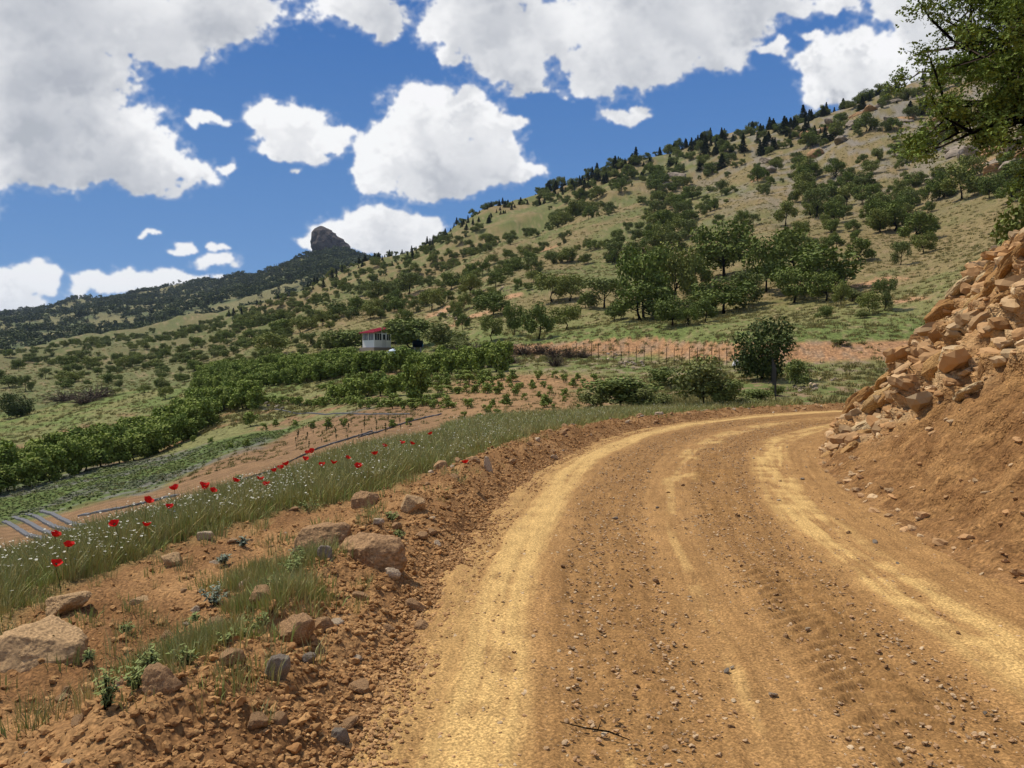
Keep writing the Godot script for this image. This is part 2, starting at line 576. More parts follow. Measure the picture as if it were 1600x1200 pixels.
# height of the land; sets land_k (feature number) and land_side (signed distance from the road)
func relief_of(prof: PackedVector2Array, x: float, z: float, d: float, along: float) -> float:
	# along: depth used to read the profile
	var h := 0.0
	var k := 0
	var n := prof.size()
	if along <= prof[0].x:
		land_k = along / prof[0].x - 1.0
	elif along >= prof[n - 1].x:
		land_k = n - 1.0
		h = prof[n - 1].y
	else:
		while along > prof[k + 1].x: k += 1
		var a := prof[k]
		var b := prof[k + 1]
		var f := (along - a.x) / (b.x - a.x)
		# ease the corners of the profile
		var sl := (b.y - a.y)
		var s0 := sl
		var s1 := sl
		if k > 0: s0 = 0.5 * sl + 0.5 * (a.y - prof[k - 1].y) / (a.x - prof[k - 1].x) * (b.x - a.x)
		if k < n - 2: s1 = 0.5 * sl + 0.5 * (prof[k + 2].y - b.y) / (prof[k + 2].x - b.x) * (b.x - a.x)
		s0 = clampf(s0, -3.0 * absf(sl), 3.0 * absf(sl))
		s1 = clampf(s1, -3.0 * absf(sl), 3.0 * absf(sl))
		var f2 := f * f
		var f3 := f2 * f
		h = (2.0 * f3 - 3.0 * f2 + 1.0) * a.y + (f3 - 2.0 * f2 + f) * s0 + (3.0 * f2 - 2.0 * f3) * b.y + (f3 - f2) * s1
		land_k = k + f
	# undulation that grows with distance
	var swell := clampf((along - 16.0) / 60.0, 0.0, 1.0)
	h += swell * (0.5 * broad.get_noise_2d(x * 0.05, z * 0.05) + clampf((along - 60.0) / 200.0, 0.0, 1.0) * (4.5 * broad.get_noise_2d(x * 0.012, z * 0.012) + 1.6 * ridged.get_noise_2d(x * 0.02, z * 0.02)))
	land_side = 99.0
	if along < 60.0 and absf(x) < 44.0 and d > -7.0 and d < 41.0:
		var s := road_side(x, d)
		land_side = s
		var l := -s - ROAD_HALF
		var wob := 0.10 * fine.get_noise_2d(x * 1.1, z * 1.1) + 0.05 * fine.get_noise_2d(x * 4.0, z * 4.0)
		if s < 0.0:
			l += wob
			var flat := 1.0 - smooth(0.0, 3.0, l)
			h = lerpf(h, 0.0, flat)
			if l > -0.5:
				var lumps := 0.5 + 0.5 * fine.get_noise_2d(x * 0.9 + 7.0, z * 0.9)
				var far_in := 1.0 - 0.45 * smooth(14.0, 24.0, d)
				h += far_in * (0.20 * exp(-pow((l - 0.75) / 0.42, 2.0)) * (0.45 + lumps) + 0.07 * smooth(0.0, 0.35, l) * (1.0 - smooth(2.0, 4.0, l)))
				h += smooth(0.02, 0.4, l) * (1.0 - smooth(3.0, 9.0, l) * 0.6) * (0.055 * fine.get_noise_2d(x * 2.3, z * 2.3) + 0.045 * ridged.get_noise_2d(x * 1.4, z * 1.4) + 0.022 * fine.get_noise_2d(x * 8.0, z * 8.0))
		else:
			var r := s - ROAD_HALF
			if r > 0.0:
				h = maxf(h, bank_height(r)) if r > 5.5 else lerpf(h, bank_height(r), 1.0) - 0.5 * smooth(0.1, 0.6, r) * (1.0 - smooth(4.8, 5.4, r))
			else:
				h = 0.0
			if s < ROAD_HALF: l = -1.0
			if r > 0.0: l = r
		if l < 0.0: h = h * 0.0 - 0.06 * smooth(0.0, 0.12, -l)
	return h

func along_of(az: float, r: float) -> float:
	return r * cos(minf(absf(az), 0.96))

func height(x: float, z: float) -> float:
	var az := atan2(x, -z)
	var r := sqrt(x * x + z * z)
	return relief_of(profile(LAND, az), x, z, -z, along_of(az, r))

func ground_point(x: float, z: float) -> Vector3:
	return Vector3(x, height(x, z), z)

const DIRT := Color(0.232, 0.120, 0.047)
const CLAY := Color(0.35, 0.20, 0.083)
const SOIL := Color(0.25, 0.152, 0.076)
const DRY := Color(0.215, 0.205, 0.078)
const MEADOW := Color(0.145, 0.185, 0.052)
const GREEN := Color(0.115, 0.165, 0.045)
const EARTH := Color(0.42, 0.235, 0.115)
const GREY := Color(0.25, 0.23, 0.20)

# scars of bare earth on the slope: x, z, radius
const SCARS := [
	[-5.04, -110.32, 4.21],
	[-10.75, -129.42, 3.65],
	[0, -119.02, 1.98],
	[-7.13, -107.28, 2.23],
	[34.35, -72.55, 2.41],
	[30.84, -59.9, 1.49],
	[10.45, -209.79, 2.44],
	[85.84, -147.65, 4.91],
	[-21.67, -173.9, 1.73],
]

func land_color(x: float, z: float, az: float) -> Color:
	var k := land_k
	var n := broad.get_noise_2d(x * 0.16, z * 0.16)
	var n2 := fine.get_noise_2d(x * 0.7, z * 0.7)
	var c := DIRT
	var u := 800.0 + FOCAL * tan(clampf(az, -1.2, 1.2))
	if k < 1.12 or k < 1.5 and u > 700.0:
		var d := -z
		var l := -land_side - ROAD_HALF
		var n3 := fine.get_noise_2d(x * 3.0, z * 3.0)
		c = DIRT.lerp(CLAY, clampf(0.42 + 0.8 * n2 + 0.35 * n3, 0.0, 1.0))
		if land_side < 0.0 or land_side > 50.0:
			var edge := lerpf(2.8, 0.95, smooth(5.0, 13.0, d))
			var g := smooth(edge - 0.3, edge + 0.6, l + 0.5 * n2)
			c = c.lerp(Color(0.215, 0.215, 0.085), g * 0.8)
	elif k < 7.0:
		var left := 1.0 - smooth(640.0, 760.0, u)
		var rows := DRY.lerp(SOIL, smooth(-0.2, 0.3, n))
		# left: brown field, green field, orchard floor
		var a := Color(0.22, 0.20, 0.085).lerp(SOIL, smooth(1.15, 1.3, k + 0.1 * n))
		a = a.lerp(GREEN.lerp(Color(0.15, 0.15, 0.12), smooth(-0.05, 0.35, n + 0.5 * n2)), smooth(-0.10, 0.14, k - (2.95 + 0.45 * smooth(200.0, 400.0, u) + 0.5 * smooth(400.0, 500.0, u)) + 0.14 * n + 0.08 * n2))
		a = a.lerp(Color(0.20, 0.20, 0.075).lerp(SOIL, smooth(0.1, 0.5, n + 0.4 * n2)), smooth(3.95, 4.1, k))
		a = a.lerp(MEADOW.lerp(DRY, smooth(-0.2, 0.3, n)), smooth(5.6, 6.0, k))
		# furrows run along the field strips
		a = a * (1.0 + 0.16 * sin(k * 60.0 + 2.0 * n2) * smooth(1.2, 1.5, k) * (1.0 - smooth(3.8, 4.1, k)) + 0.25 * fine.get_noise_2d(x * 2.6, z * 2.6))
		# right: bare planted soil, then scrub and the red bank
		var soil := 1.0 - smooth(880.0, 960.0, u + 60.0 * n)
		var b := MEADOW.lerp(DRY, smooth(-0.45, 0.15, n + 0.5 * n2)).lerp(Color(0.27, 0.19, 0.11), smooth(0.12, 0.4, n2 - 0.3 * n))
		b = b.lerp(Color(0.33, 0.20, 0.095), soil * smooth(1.5, 1.7, k + 0.2 * n) * (1.0 - smooth(4.4, 4.8, k)))
		b = b.lerp(MEADOW.lerp(DRY, smooth(-0.2, 0.25, n)).lerp(Color(0.25, 0.20, 0.13), smooth(0.05, 0.4, n2)), smooth(4.4, 4.8, k) * 0.8)
		var cut := smooth(5.75, 6.05, k + 0.12 * n2)
		b = b.lerp(EARTH.lerp(Color(0.30, 0.2, 0.12), smooth(-0.1, 0.4, n2)), cut * smooth(720.0, 820.0, u))
		c = b.lerp(a, left)
		if k < 2.0 and u > 700.0: c = c.lerp(Color(0.23, 0.21, 0.09), 1.0 - smooth(1.5, 1.8, k))
	else:
		var m := MEADOW.lerp(DRY, smooth(7.0, 8.2, k + 0.8 * n))
		var wide := broad.get_noise_2d(x * 0.03 + 20.0, z * 0.03)
		var straw := Color(0.235, 0.185, 0.082).lerp(Color(0.150, 0.165, 0.055), smooth(-0.25, 0.3, wide + 0.4 * n))
		c = m.lerp(straw, smooth(7.8, 8.8, k))
		c = c.lerp(Color(0.125, 0.14, 0.055), 0.6 * (1.0 - smooth(250.0, 480.0, u)))
		c = c.lerp(Color(0.28, 0.20, 0.115), smooth(0.2, 0.5, n2) * 0.6)
		c = c.lerp(Color(0.26, 0.185, 0.095), 0.55 * smooth(1050.0, 1300.0, u) * smooth(8.6, 9.4, k) * smooth(-0.3, 0.3, wide + n))
		var rock := smooth(0.25, 0.5, ridged.get_noise_2d(x * 0.06, z * 0.06)) * smooth(9.5, 11.5, k) * smooth(900.0, 1300.0, u)
		c = c.lerp(GREY, 0.8 * rock)
	for s in SCARS:
		var q: float = Vector2(x - s[0], z - s[1]).length() / s[2]
		if q < 1.6:
			c = c.lerp(Color(0.47, 0.28, 0.15), 1.0 - smooth(0.6, 1.1, q + 0.5 * n2 + 0.4 * n))
	return (c * (1.0 + 0.22 * n2)) * 1.38

func columns_of(step: float, half: float) -> PackedFloat32Array:
	var out := PackedFloat32Array()
	var a := -180.0
	while a < -half - 0.01:
		out.append(deg_to_rad(a))
		a += (180.0 - half) / 34.0
	a = -half
	while a <= half + 0.01:
		out.append(deg_to_rad(a))
		a += step
	for i in 34:
		out.append(deg_to_rad(half + (i + 1) * (180.0 - half) / 34.0))
	return out

func sheet(cols: PackedFloat32Array, rings: PackedFloat32Array) -> ArrayMesh:
	var nx := cols.size()
	var v := PackedVector3Array()
	var c := PackedColorArray()
	v.resize(nx * rings.size())
	c.resize(nx * rings.size())
	for i in nx:
		var az := cols[i]
		var prof := profile(LAND, az)
		var k := 1.0 / cos(minf(absf(az), 0.96))
		for j in rings.size():
			var r := rings[j] * k
			var x := sin(az) * r
			var z := -cos(az) * r
			v[j * nx + i] = Vector3(x, relief_of(prof, x, z, -z, rings[j]), z)
			c[j * nx + i] = land_color(x, z, az)
	return grid_mesh(nx, rings.size(), v, c)

func build_ground() -> void:
	var cols := columns_of(0.16, 38.0)
	var rings := PackedFloat32Array([0.05])
	var d := 0.8
	while d < 44.0:
		rings.append(d)
		d *= 1.0125
	rings.append(44.0)
	var o := put("ground", sheet(cols, rings), mats.soil)
	tag(o, "brown dirt verge and terraced fields falling away beside the road", "ground", "", "structure")
	var far := PackedFloat32Array([44.0])
	d = 44.0 * 1.014
	while d < 640.0:
		far.append(d)
		d *= 1.014
	o = put("hillside", sheet(cols, far), mats.slope)
	tag(o, "dry grassy hillside climbing to a ridge behind the orchards", "hillside", "", "structure")


# ---------------------------------------------------------------- road
# colours and relief across the road: t from its near-side edge (0) to the bank (4.3), s along
func build_road() -> void:
	var ss := PackedFloat32Array()
	var s := 4.0
	var long := (line.size() - 2) * 0.25
	while s < long:
		ss.append(s)
		s += 0.022 if s > 12.0 and s < 19.0 else (0.04 if s < 27.0 else (0.09 if s < 42.0 else 0.5))
	var nx := 250
	var v := PackedVector3Array()
	var c := PackedColorArray()
	v.resize(nx * ss.size())
	c.resize(nx * ss.size())
	for j in ss.size():
		var q := ss[j] / 0.25
		var qi := int(q)
		var p := line[qi].lerp(line[qi + 1], q - qi)
		var dir := line_dir[qi].lerp(line_dir[qi + 1], q - qi).normalized()
		var nrm := Vector2(dir.y, -dir.x)
		var sv := ss[j]
		for i in nx:
			var t := -0.35 + 5.0 * i / (nx - 1.0)
			var w := p + nrm * (t - ROAD_HALF)
			var x := w.x
			var z := -w.y
			var wob := 0.10 * broad.get_noise_2d(sv * 0.25, t * 0.5)
			var tt := t + wob
			var n := fine.get_noise_2d(x * 2.2, z * 2.2)
			var stretched := broad.get_noise_2d(sv * 0.35, tt * 2.6)
			var nf := fine.get_noise_2d(x * 11.0, z * 11.0)
			var streak := fine.get_noise_2d(sv * 0.22, tt * 7.0)
			var streak2 := fine.get_noise_2d(sv * 0.9, tt * 16.0 + 40.0)
			# the pale compacted strips between the wheel tracks
			var pale := band(tt + 0.05 * streak2, 0.52, 0.22) * smooth(-0.5, 0.35, 0.4 * stretched + 0.3 + 0.5 * streak + 0.35 * n + 0.25 * streak2)
			pale = maxf(pale, 0.42 * band(tt, 0.2, 0.5) * smooth(-0.5, 0.5, streak + 0.2 + 0.3 * n))
			pale = maxf(pale, band(tt, 3.62 - 0.15 * smooth(14.0, 20.0, sv), 0.30) * smooth(-0.3, 0.5, 0.6 * stretched + 0.12 + 0.6 * streak + 0.4 * n + 0.3 * streak2))
			pale = maxf(pale, 0.5 * band(tt, 1.90 + 0.03 * (sv - 18.0), 0.05) * smooth(-0.2, 0.3, stretched + 0.1 + 0.3 * n))
			pale = maxf(pale, 0.65 * band(tt, 1.22, 0.035) * smooth(15.8, 15.5, sv))
			pale = maxf(pale, 0.7 * band(tt, 2.15, 0.22) * smooth(0.05, 0.3, broad.get_noise_2d(sv * 0.5, tt * 1.4 + 9.0)) * smooth(20.0, 23.0, sv))
			var track := maxf(band(tt, 1.30, 0.42), band(tt, 2.72, 0.45))
			# relief: wheel tracks pressed in, lug prints across one of them, loose windrows between
			var lug := maxf(band(tt, 2.62, 0.34), 0.5 * band(tt, 1.28, 0.25)) * smooth(-0.25, 0.2, broad.get_noise_2d(sv * 0.3 + 50.0, 3.0))
			var skew := sv + 0.55 * absf(tt - (2.62 if tt > 1.9 else 1.28)) + 0.10 * n
			var y := 0.0 - 0.018 * track + 0.030 * lug * pow(0.5 + 0.5 * sin(skew * TAU / 0.15), 1.5) + 0.012 * n * (1.0 - 0.8 * pale) + 0.007 * nf * (1.0 - 0.8 * pale) + 0.012 * stretched + 0.010 * streak + 0.006 * streak2
			y += 0.02 * maxf(0.0, broad.get_noise_2d(sv * 0.9, tt * 3.2 + 20.0)) * (1.0 - pale)
			v[j * nx + i] = Vector3(x, y, z)
			var col := Color(0.375, 0.215, 0.082).lerp(Color(0.27, 0.148, 0.054), clampf(track * 0.55 + 0.35 * stretched + 0.55 * streak + 0.3 * streak2 + 0.15, 0.0, 1.0))
			col = col.lerp(Color(0.64, 0.43, 0.165), clampf(pale, 0.0, 1.0) * (0.80 + 0.2 * nf))
			c[j * nx + i] = col * (1.36 * (1.0 + 0.16 * n + 0.22 * nf * (1.0 - 0.6 * pale)))
	var o := put("road", grid_mesh(nx, ss.size(), v, c), mats.road)
	tag(o, "ochre graded dirt road curving round the rocky bank", "road", "", "structure")

func band(t: float, centre: float, half: float) -> float:
	return 1.0 - smooth(half * 0.55, half * 1.25, absf(t - centre))


# ---------------------------------------------------------------- cut bank
func bank_rock(s: float, r: float) -> float:
	# where the face is broken rock (1) rather than smooth dirt (0): s metres along the road line, r metres in from its edge
	var low := lerpf(0.35, 2.05, 1.0 - smooth(20.0, 27.0, s))
	return smooth(low - 0.25, low + 0.35, r + 0.35 * fine.get_noise_2d(s * 0.7, r * 0.9)) * smooth(15.5, 18.5, s + 1.4 * (r - 2.0))

func bank_point(s: float, r: float) -> Vector3:
	var q := clampf(s / 0.25, 0.0, line.size() - 2.001)
	var qi := int(q)
	var p := line[qi].lerp(line[qi + 1], q - qi)
	var dir := line_dir[qi].lerp(line_dir[qi + 1], q - qi).normalized()
	var w := p + Vector2(dir.y, -dir.x) * (ROAD_HALF + r)
	return Vector3(w.x, bank_height(r), -w.y)

func bank_surface(s: float, r: float) -> Vector3:
	var p := bank_point(s, r)
	var e := bank_point(s, r + 0.05)
	var a := bank_point(s + 0.25, r) - p
	var nrm := (e - p).cross(a).normalized()
	if nrm.y < 0.0: nrm = -nrm
	var rock := bank_rock(s, r)
	var out := 0.05 * fine.get_noise_3d(p.x * 1.5, p.y * 1.5, p.z * 1.5) + 0.025 * fine.get_noise_3d(p.x * 5.0, p.y * 5.0, p.z * 5.0)
	out += 0.10 * broad.get_noise_3d(p.x * 0.5, p.y * 0.5, p.z * 0.5)
	out += (1.0 - rock) * (0.11 * ridged.get_noise_3d(p.x * 0.9, p.y * 0.9, p.z * 0.9) + (0.012 + 0.04 * smooth(1.2, 1.8, r)) * cells.get_noise_3d(p.x * 7.0, p.y * 7.0, p.z * 7.0) + 0.018 * fine.get_noise_3d(p.x * 14.0, p.y * 14.0, p.z * 14.0))
	# runnels worn down the dirt face
	out -= (1.0 - rock) * 0.10 * pow(maxf(0.0, ridged.get_noise_2d(s * 0.55 + 0.25 * r, r * 0.12)), 2.0) * smooth(0.5, 1.2, r)
	if rock > 0.0:
		var strata := ridged.get_noise_2d((p.y * 0.8 + s * 0.42) * 1.6 + 0.3 * fine.get_noise_2d(s * 0.8, r * 0.8), s * 0.10)
		out += rock * 0.16 * strata
		var b := 0.20 * (cells.get_noise_3d(p.x * 1.5 + p.y * 0.6, p.y * 2.6, p.z * 1.5) ) + 0.09 * cells.get_noise_3d(p.x * 4.0, p.y * 6.0, p.z * 4.0) + 0.30 * broad.get_noise_3d(p.x * 0.7, p.y * 1.1, p.z * 0.7)
		out += rock * b
	# the undercut lip low on the dirt face
	var lip := 0.55 + 0.15 * fine.get_noise_1d(s * 0.8)
	out += (1.0 - rock) * (0.09 * smooth(lip - 0.05, lip + 0.12, r) - 0.05) * smooth(-0.3, 0.2, fine.get_noise_1d(s * 1.7)) * (1.0 - smooth(22.0, 25.0, s))
	out *= smooth(-0.05, 0.35, r) * (1.0 - smooth(5.2, 5.7, r))
	var result := p + nrm * out
	result.y -= 0.8 * smooth(5.3, 6.0, r)
	result.y -= 0.08 * (1.0 - smooth(-0.12, 0.02, r))
	return result

func build_bank() -> void:
	var ss := PackedFloat32Array()
	var s := 9.0
	while s < 62.0:
		ss.append(s)
		s += 0.045 if s > 14.0 and s < 36.0 else 0.25
	var rs := PackedFloat32Array()
	var r := -0.15
	while r < 6.0:
		rs.append(r)
		r += 0.04
	var nx := rs.size()
	var v := PackedVector3Array()
	var c := PackedColorArray()
	v.resize(nx * ss.size())
	c.resize(nx * ss.size())
	for j in ss.size():
		for i in nx:
			var p := bank_surface(ss[j], rs[i])
			v[j * nx + i] = p
			var rock := bank_rock(ss[j], rs[i])
			var n := fine.get_noise_3d(p.x * 1.3, p.y * 1.3, p.z * 1.3)
			var n2 := fine.get_noise_3d(p.x * 6.0, p.y * 6.0, p.z * 6.0)
			var col := Color(0.225, 0.116, 0.044).lerp(Color(0.365, 0.205, 0.080), clampf(0.42 + 0.9 * n + 0.4 * n2, 0.0, 1.0))
			var pale := cells.get_noise_3d(p.x * 3.0, p.y * 4.0, p.z * 3.0)
			var stone := Color(0.45, 0.265, 0.115).lerp(Color(0.56, 0.40, 0.215), clampf(0.3 + 0.6 * pale, 0.0, 1.0)).lerp(Color(0.33, 0.18, 0.08), smooth(0.1, 0.5, n))
			col = col.lerp(stone, rock)
			var top := smooth(3.7, 4.6, rs[i] + 0.6 * n)
			col = col.lerp(DRY, top * 0.7)
			c[j * nx + i] = col * (1.34 * (1.0 + 0.25 * n2))
	var o := put("bank", grid_mesh(nx, ss.size(), v, c), mats.bank)
	tag(o, "steep cut bank of orange earth and broken rock beside the road", "bank", "", "structure")
	bank_node = o

var bank_node: MeshInstance3D


# ---------------------------------------------------------------- mountain
func build_mountain() -> void:
	var nx := 420
	var rings := PackedFloat32Array()
	var d := 330.0
	while d < 1700.0:
		rings.append(d)
		d *= 1.0125
	var v := PackedVector3Array()
	var c := PackedColorArray()
	v.resize(nx * rings.size())
	c.resize(nx * rings.size())
	for i in nx:
		var az := lerpf(-0.95, 0.25, i / (nx - 1.0))
		var prof := profile(MOUNTAIN, az)
		for j in rings.size():
			var r := rings[j] / cos(az)
			var x := sin(az) * r
			var z := -cos(az) * r
			var h := mountain_height(prof, rings[j], x, z)
			v[j * nx + i] = Vector3(x, h, z)
			var n := broad.get_noise_2d(x * 0.012, z * 0.012)
			var n2 := broad.get_noise_2d(x * 0.05, z * 0.05)
			var col := Color(0.20, 0.185, 0.085).lerp(Color(0.115, 0.14, 0.06), smooth(-0.2, 0.3, n + 0.4 * n2))
			c[j * nx + i] = col * 1.38
	var o := put("mountain", grid_mesh(nx, rings.size(), v, c), mats.far)
	tag(o, "wooded mountain rising beyond the valley to a rock knob", "mountain", "", "structure")

func mountain_height(prof: PackedVector2Array, d: float, x: float, z: float) -> float:
	var k := 0
	while k < prof.size() - 2 and d > prof[k + 1].x: k += 1
	var f := clampf((d - prof[k].x) / (prof[k + 1].x - prof[k].x), 0.0, 1.0)
	var h := lerpf(prof[k].y, prof[k + 1].y, f)
	var swell := smooth(380.0, 700.0, d)
	return h + swell * (14.0 * broad.get_noise_2d(x * 0.004, z * 0.004) + 9.0 * ridged.get_noise_2d(x * 0.0055, z * 0.0055)) - 4.0

func mountain_point(az: float, d: float) -> Vector3:
	var r := d / cos(az)
	var x := sin(az) * r
	var z := -cos(az) * r
	return Vector3(x, mountain_height(profile(MOUNTAIN, az), d, x, z), z)


# ---------------------------------------------------------------- mesh building
var bv := PackedVector3Array()
var bn := PackedVector3Array()
var bc := PackedColorArray()

func begin() -> void:
	bv = PackedVector3Array()
	bn = PackedVector3Array()
	bc = PackedColorArray()

func done() -> ArrayMesh:
	return arrays(bv, bn, bc, PackedInt32Array())

# front faces run clockwise
func tri(a: Vector3, b: Vector3, c: Vector3, col: Color) -> void:
	var n := (c - a).cross(b - a).normalized()
	bv.append(a); bv.append(b); bv.append(c)
	bn.append(n); bn.append(n); bn.append(n)
	bc.append(col); bc.append(col); bc.append(col)

func quad(a: Vector3, b: Vector3, c: Vector3, d: Vector3, col: Color) -> void:
	tri(a, b, c, col)
	tri(a, c, d, col)

func box(centre: Vector3, size: Vector3, col := Color.WHITE) -> void:
	var h := size / 2.0
	var p: Array[Vector3] = []
	for i in 8:
		p.append(centre + Vector3(h.x * (1 if i & 1 else -1), h.y * (1 if i & 2 else -1), h.z * (1 if i & 4 else -1)))
	for f in [[4, 6, 7, 5], [1, 3, 2, 0], [5, 7, 3, 1], [0, 2, 6, 4], [2, 3, 7, 6], [0, 4, 5, 1]]:
		quad(p[f[0]], p[f[1]], p[f[2]], p[f[3]], col)

func tube(pts: Array, radii: Array, sides: int, col := Color.WHITE) -> void:
	var rings := []
	for i in pts.size():
		var dir: Vector3 = (pts[mini(i + 1, pts.size() - 1)] - pts[maxi(i - 1, 0)]).normalized()
		var a := dir.cross(Vector3(0.31, 0.2, 0.93)).normalized()
		var b := dir.cross(a)
		var ring := []
		for s in sides:
			var t := TAU * s / sides
			ring.append([pts[i] + (a * cos(t) + b * sin(t)) * radii[i], a * cos(t) + b * sin(t)])
		rings.append(ring)
	for i in pts.size() - 1:
		for s in sides:
			var p: Array = rings[i][s]
			var q: Array = rings[i][(s + 1) % sides]
			var r: Array = rings[i + 1][(s + 1) % sides]
			var w: Array = rings[i + 1][s]
			for e in [p, q, r, p, r, w]:
				bv.append(e[0]); bn.append(e[1]); bc.append(col)

func random_dir() -> Vector3:
	var y := rng.randf_range(-1.0, 1.0)
	var a := rng.randf() * TAU
	var r := sqrt(1.0 - y * y)
	return Vector3(r * cos(a), y, r * sin(a))

func ico(level: int) -> Array:
	var t := (1.0 + sqrt(5.0)) / 2.0
	var p: Array[Vector3] = []
	for q in [[-1, t, 0], [1, t, 0], [-1, -t, 0], [1, -t, 0], [0, -1, t], [0, 1, t], [0, -1, -t], [0, 1, -t], [t, 0, -1], [t, 0, 1], [-t, 0, -1], [-t, 0, 1]]:
		p.append(Vector3(q[0], q[1], q[2]).normalized())
	var faces := [[0, 11, 5], [0, 5, 1], [0, 1, 7], [0, 7, 10], [0, 10, 11], [1, 5, 9], [5, 11, 4], [11, 10, 2], [10, 7, 6], [7, 1, 8], [3, 9, 4], [3, 4, 2], [3, 2, 6], [3, 6, 8], [3, 8, 9], [4, 9, 5], [2, 4, 11], [6, 2, 10], [8, 6, 7], [9, 8, 1]]
	for l in level:
		var next := []
		var mid := {}
		for f in faces:
			var m := []
			for e in [[f[0], f[1]], [f[1], f[2]], [f[2], f[0]]]:
				var key := mini(e[0], e[1]) * 100000 + maxi(e[0], e[1])
				if not mid.has(key):
					mid[key] = p.size()
					p.append(((p[e[0]] + p[e[1]]) / 2.0).normalized())
				m.append(mid[key])
			next.append_array([[f[0], m[0], m[2]], [f[1], m[1], m[0]], [f[2], m[2], m[1]], [m[0], m[1], m[2]]])
		faces = next
	return [p, faces]

# An angular stone about one metre across, cut by random planes.
func stone_mesh(level: int, cuts: int, rough: float, col: Color) -> ArrayMesh:
	var g := ico(level)
	var planes := []
	for i in cuts:
		planes.append([random_dir(), rng.randf_range(0.30, 0.5)])
	planes.append([Vector3.DOWN, 0.36])
	planes.append([Vector3.UP, rng.randf_range(0.3, 0.42)])
	var p: Array[Vector3] = []
	var off := rng.randf() * 100.0
	for q in g[0]:
		var r := 0.56
		for pl in planes:
			var k: float = q.dot(pl[0])
			if k > 0.05: r = minf(r, pl[1] / k)
		r *= 1.0 + rough * fine.get_noise_3d(q.x * 2.0 + off, q.y * 2.0, q.z * 2.0)
		p.append(q * r)
	begin()
	for f in g[1]:
		var v := 1.0 + 0.10 * fine.get_noise_3d(p[f[0]].x * 5.0 + off, p[f[0]].y * 5.0, p[f[0]].z * 5.0)
		tri(p[f[0]], p[f[1]], p[f[2]], col * v)
	return done()

func leaf(at: Vector3, n: Vector3, along: Vector3, long: float, wide: float, col: Color) -> void:
	var a := along - n * along.dot(n)
	a = a.normalized() if a.length() > 0.01 else n.cross(Vector3.RIGHT).normalized()
	var b := n.cross(a)
	var droop := n * long * 0.12
	tri(at - a * long * 0.5, at + b * wide * 0.5 - droop * 0.4, at + a * long * 0.5 - droop, col)
	tri(at - a * long * 0.5, at + a * long * 0.5 - droop, at - b * wide * 0.5 - droop * 0.4, col)

# Leaf-sized faces spread through a group of lobes: [centre, radius]
func crown_mesh(n: int, lobes: Array, size: float, tone: Color, vary := 0.28, up := 0.35) -> ArrayMesh:
	begin()
	var total := 0.0
	for l in lobes: total += l[1] * l[1]
	for i in n:
		var pick := rng.randf() * total
		var l: Array = lobes[0]
		for q in lobes:
			l = q
			pick -= q[1] * q[1]
			if pick <= 0.0: break
		var dir := random_dir()
		var rad: float = l[1] * pow(rng.randf(), 0.38) * (1.0 + 0.22 * fine.get_noise_3d(dir.x * 2.2 + l[0].x * 9.0, dir.y * 2.2, dir.z * 2.2 + l[0].z * 9.0))
		var at: Vector3 = l[0] + dir * rad
		if at.y < 0.02: at.y = 0.02 + rng.randf() * 0.05
		var nrm := (dir * 0.7 + random_dir() * 0.9 + Vector3.UP * up).normalized()
		var c := tone * rng.randf_range(1.0 - vary, 1.0 + vary)
		c = c.lerp(Color(c.r * 1.5, c.g * 1.15, c.b * 0.8), rng.randf() * 0.45)
		leaf(at, nrm, random_dir(), size * rng.randf_range(0.7, 1.35), size * rng.randf_range(0.5, 0.85), c)
	return done()

func trunk_mesh(top: float, thick: float, lobes: Array, bend := 0.05, sides := 6) -> ArrayMesh:
	begin()
	var a := Vector3(rng.randf_range(-bend, bend), top * 0.5, rng.randf_range(-bend, bend))
	var b := Vector3(rng.randf_range(-bend, bend), top, rng.randf_range(-bend, bend))
	tube([Vector3(0, -0.06, 0), Vector3(0, 0.02, 0), a, b], [thick * 1.5, thick * 1.15, thick * 0.8, thick * 0.6], sides, Color(0.085, 0.066, 0.05))
	for l in lobes:
		var c: Vector3 = l[0]
		tube([a.lerp(b, rng.randf_range(0.2, 0.95)), b.lerp(c, 0.55) + random_dir() * 0.03, c + (c - b) * 0.2], [thick * 0.5, thick * 0.34, thick * 0.12], 5, Color(0.095, 0.075, 0.058))
	return done()

func oak_lobes(n: int, low: float, spread: float) -> Array:
	var out := [[Vector3(0, 0.66, 0), 0.26]]
	for i in n:
		var a := TAU * (i + rng.randf_range(-0.3, 0.3)) / n
		var y := rng.randf_range(low, 0.82)
		var r := spread * (1.0 - 0.7 * absf(y - 0.55))
		out.append([Vector3(cos(a) * r, y, sin(a) * r), rng.randf_range(0.13, 0.21)])
	return out

var kinds := {}

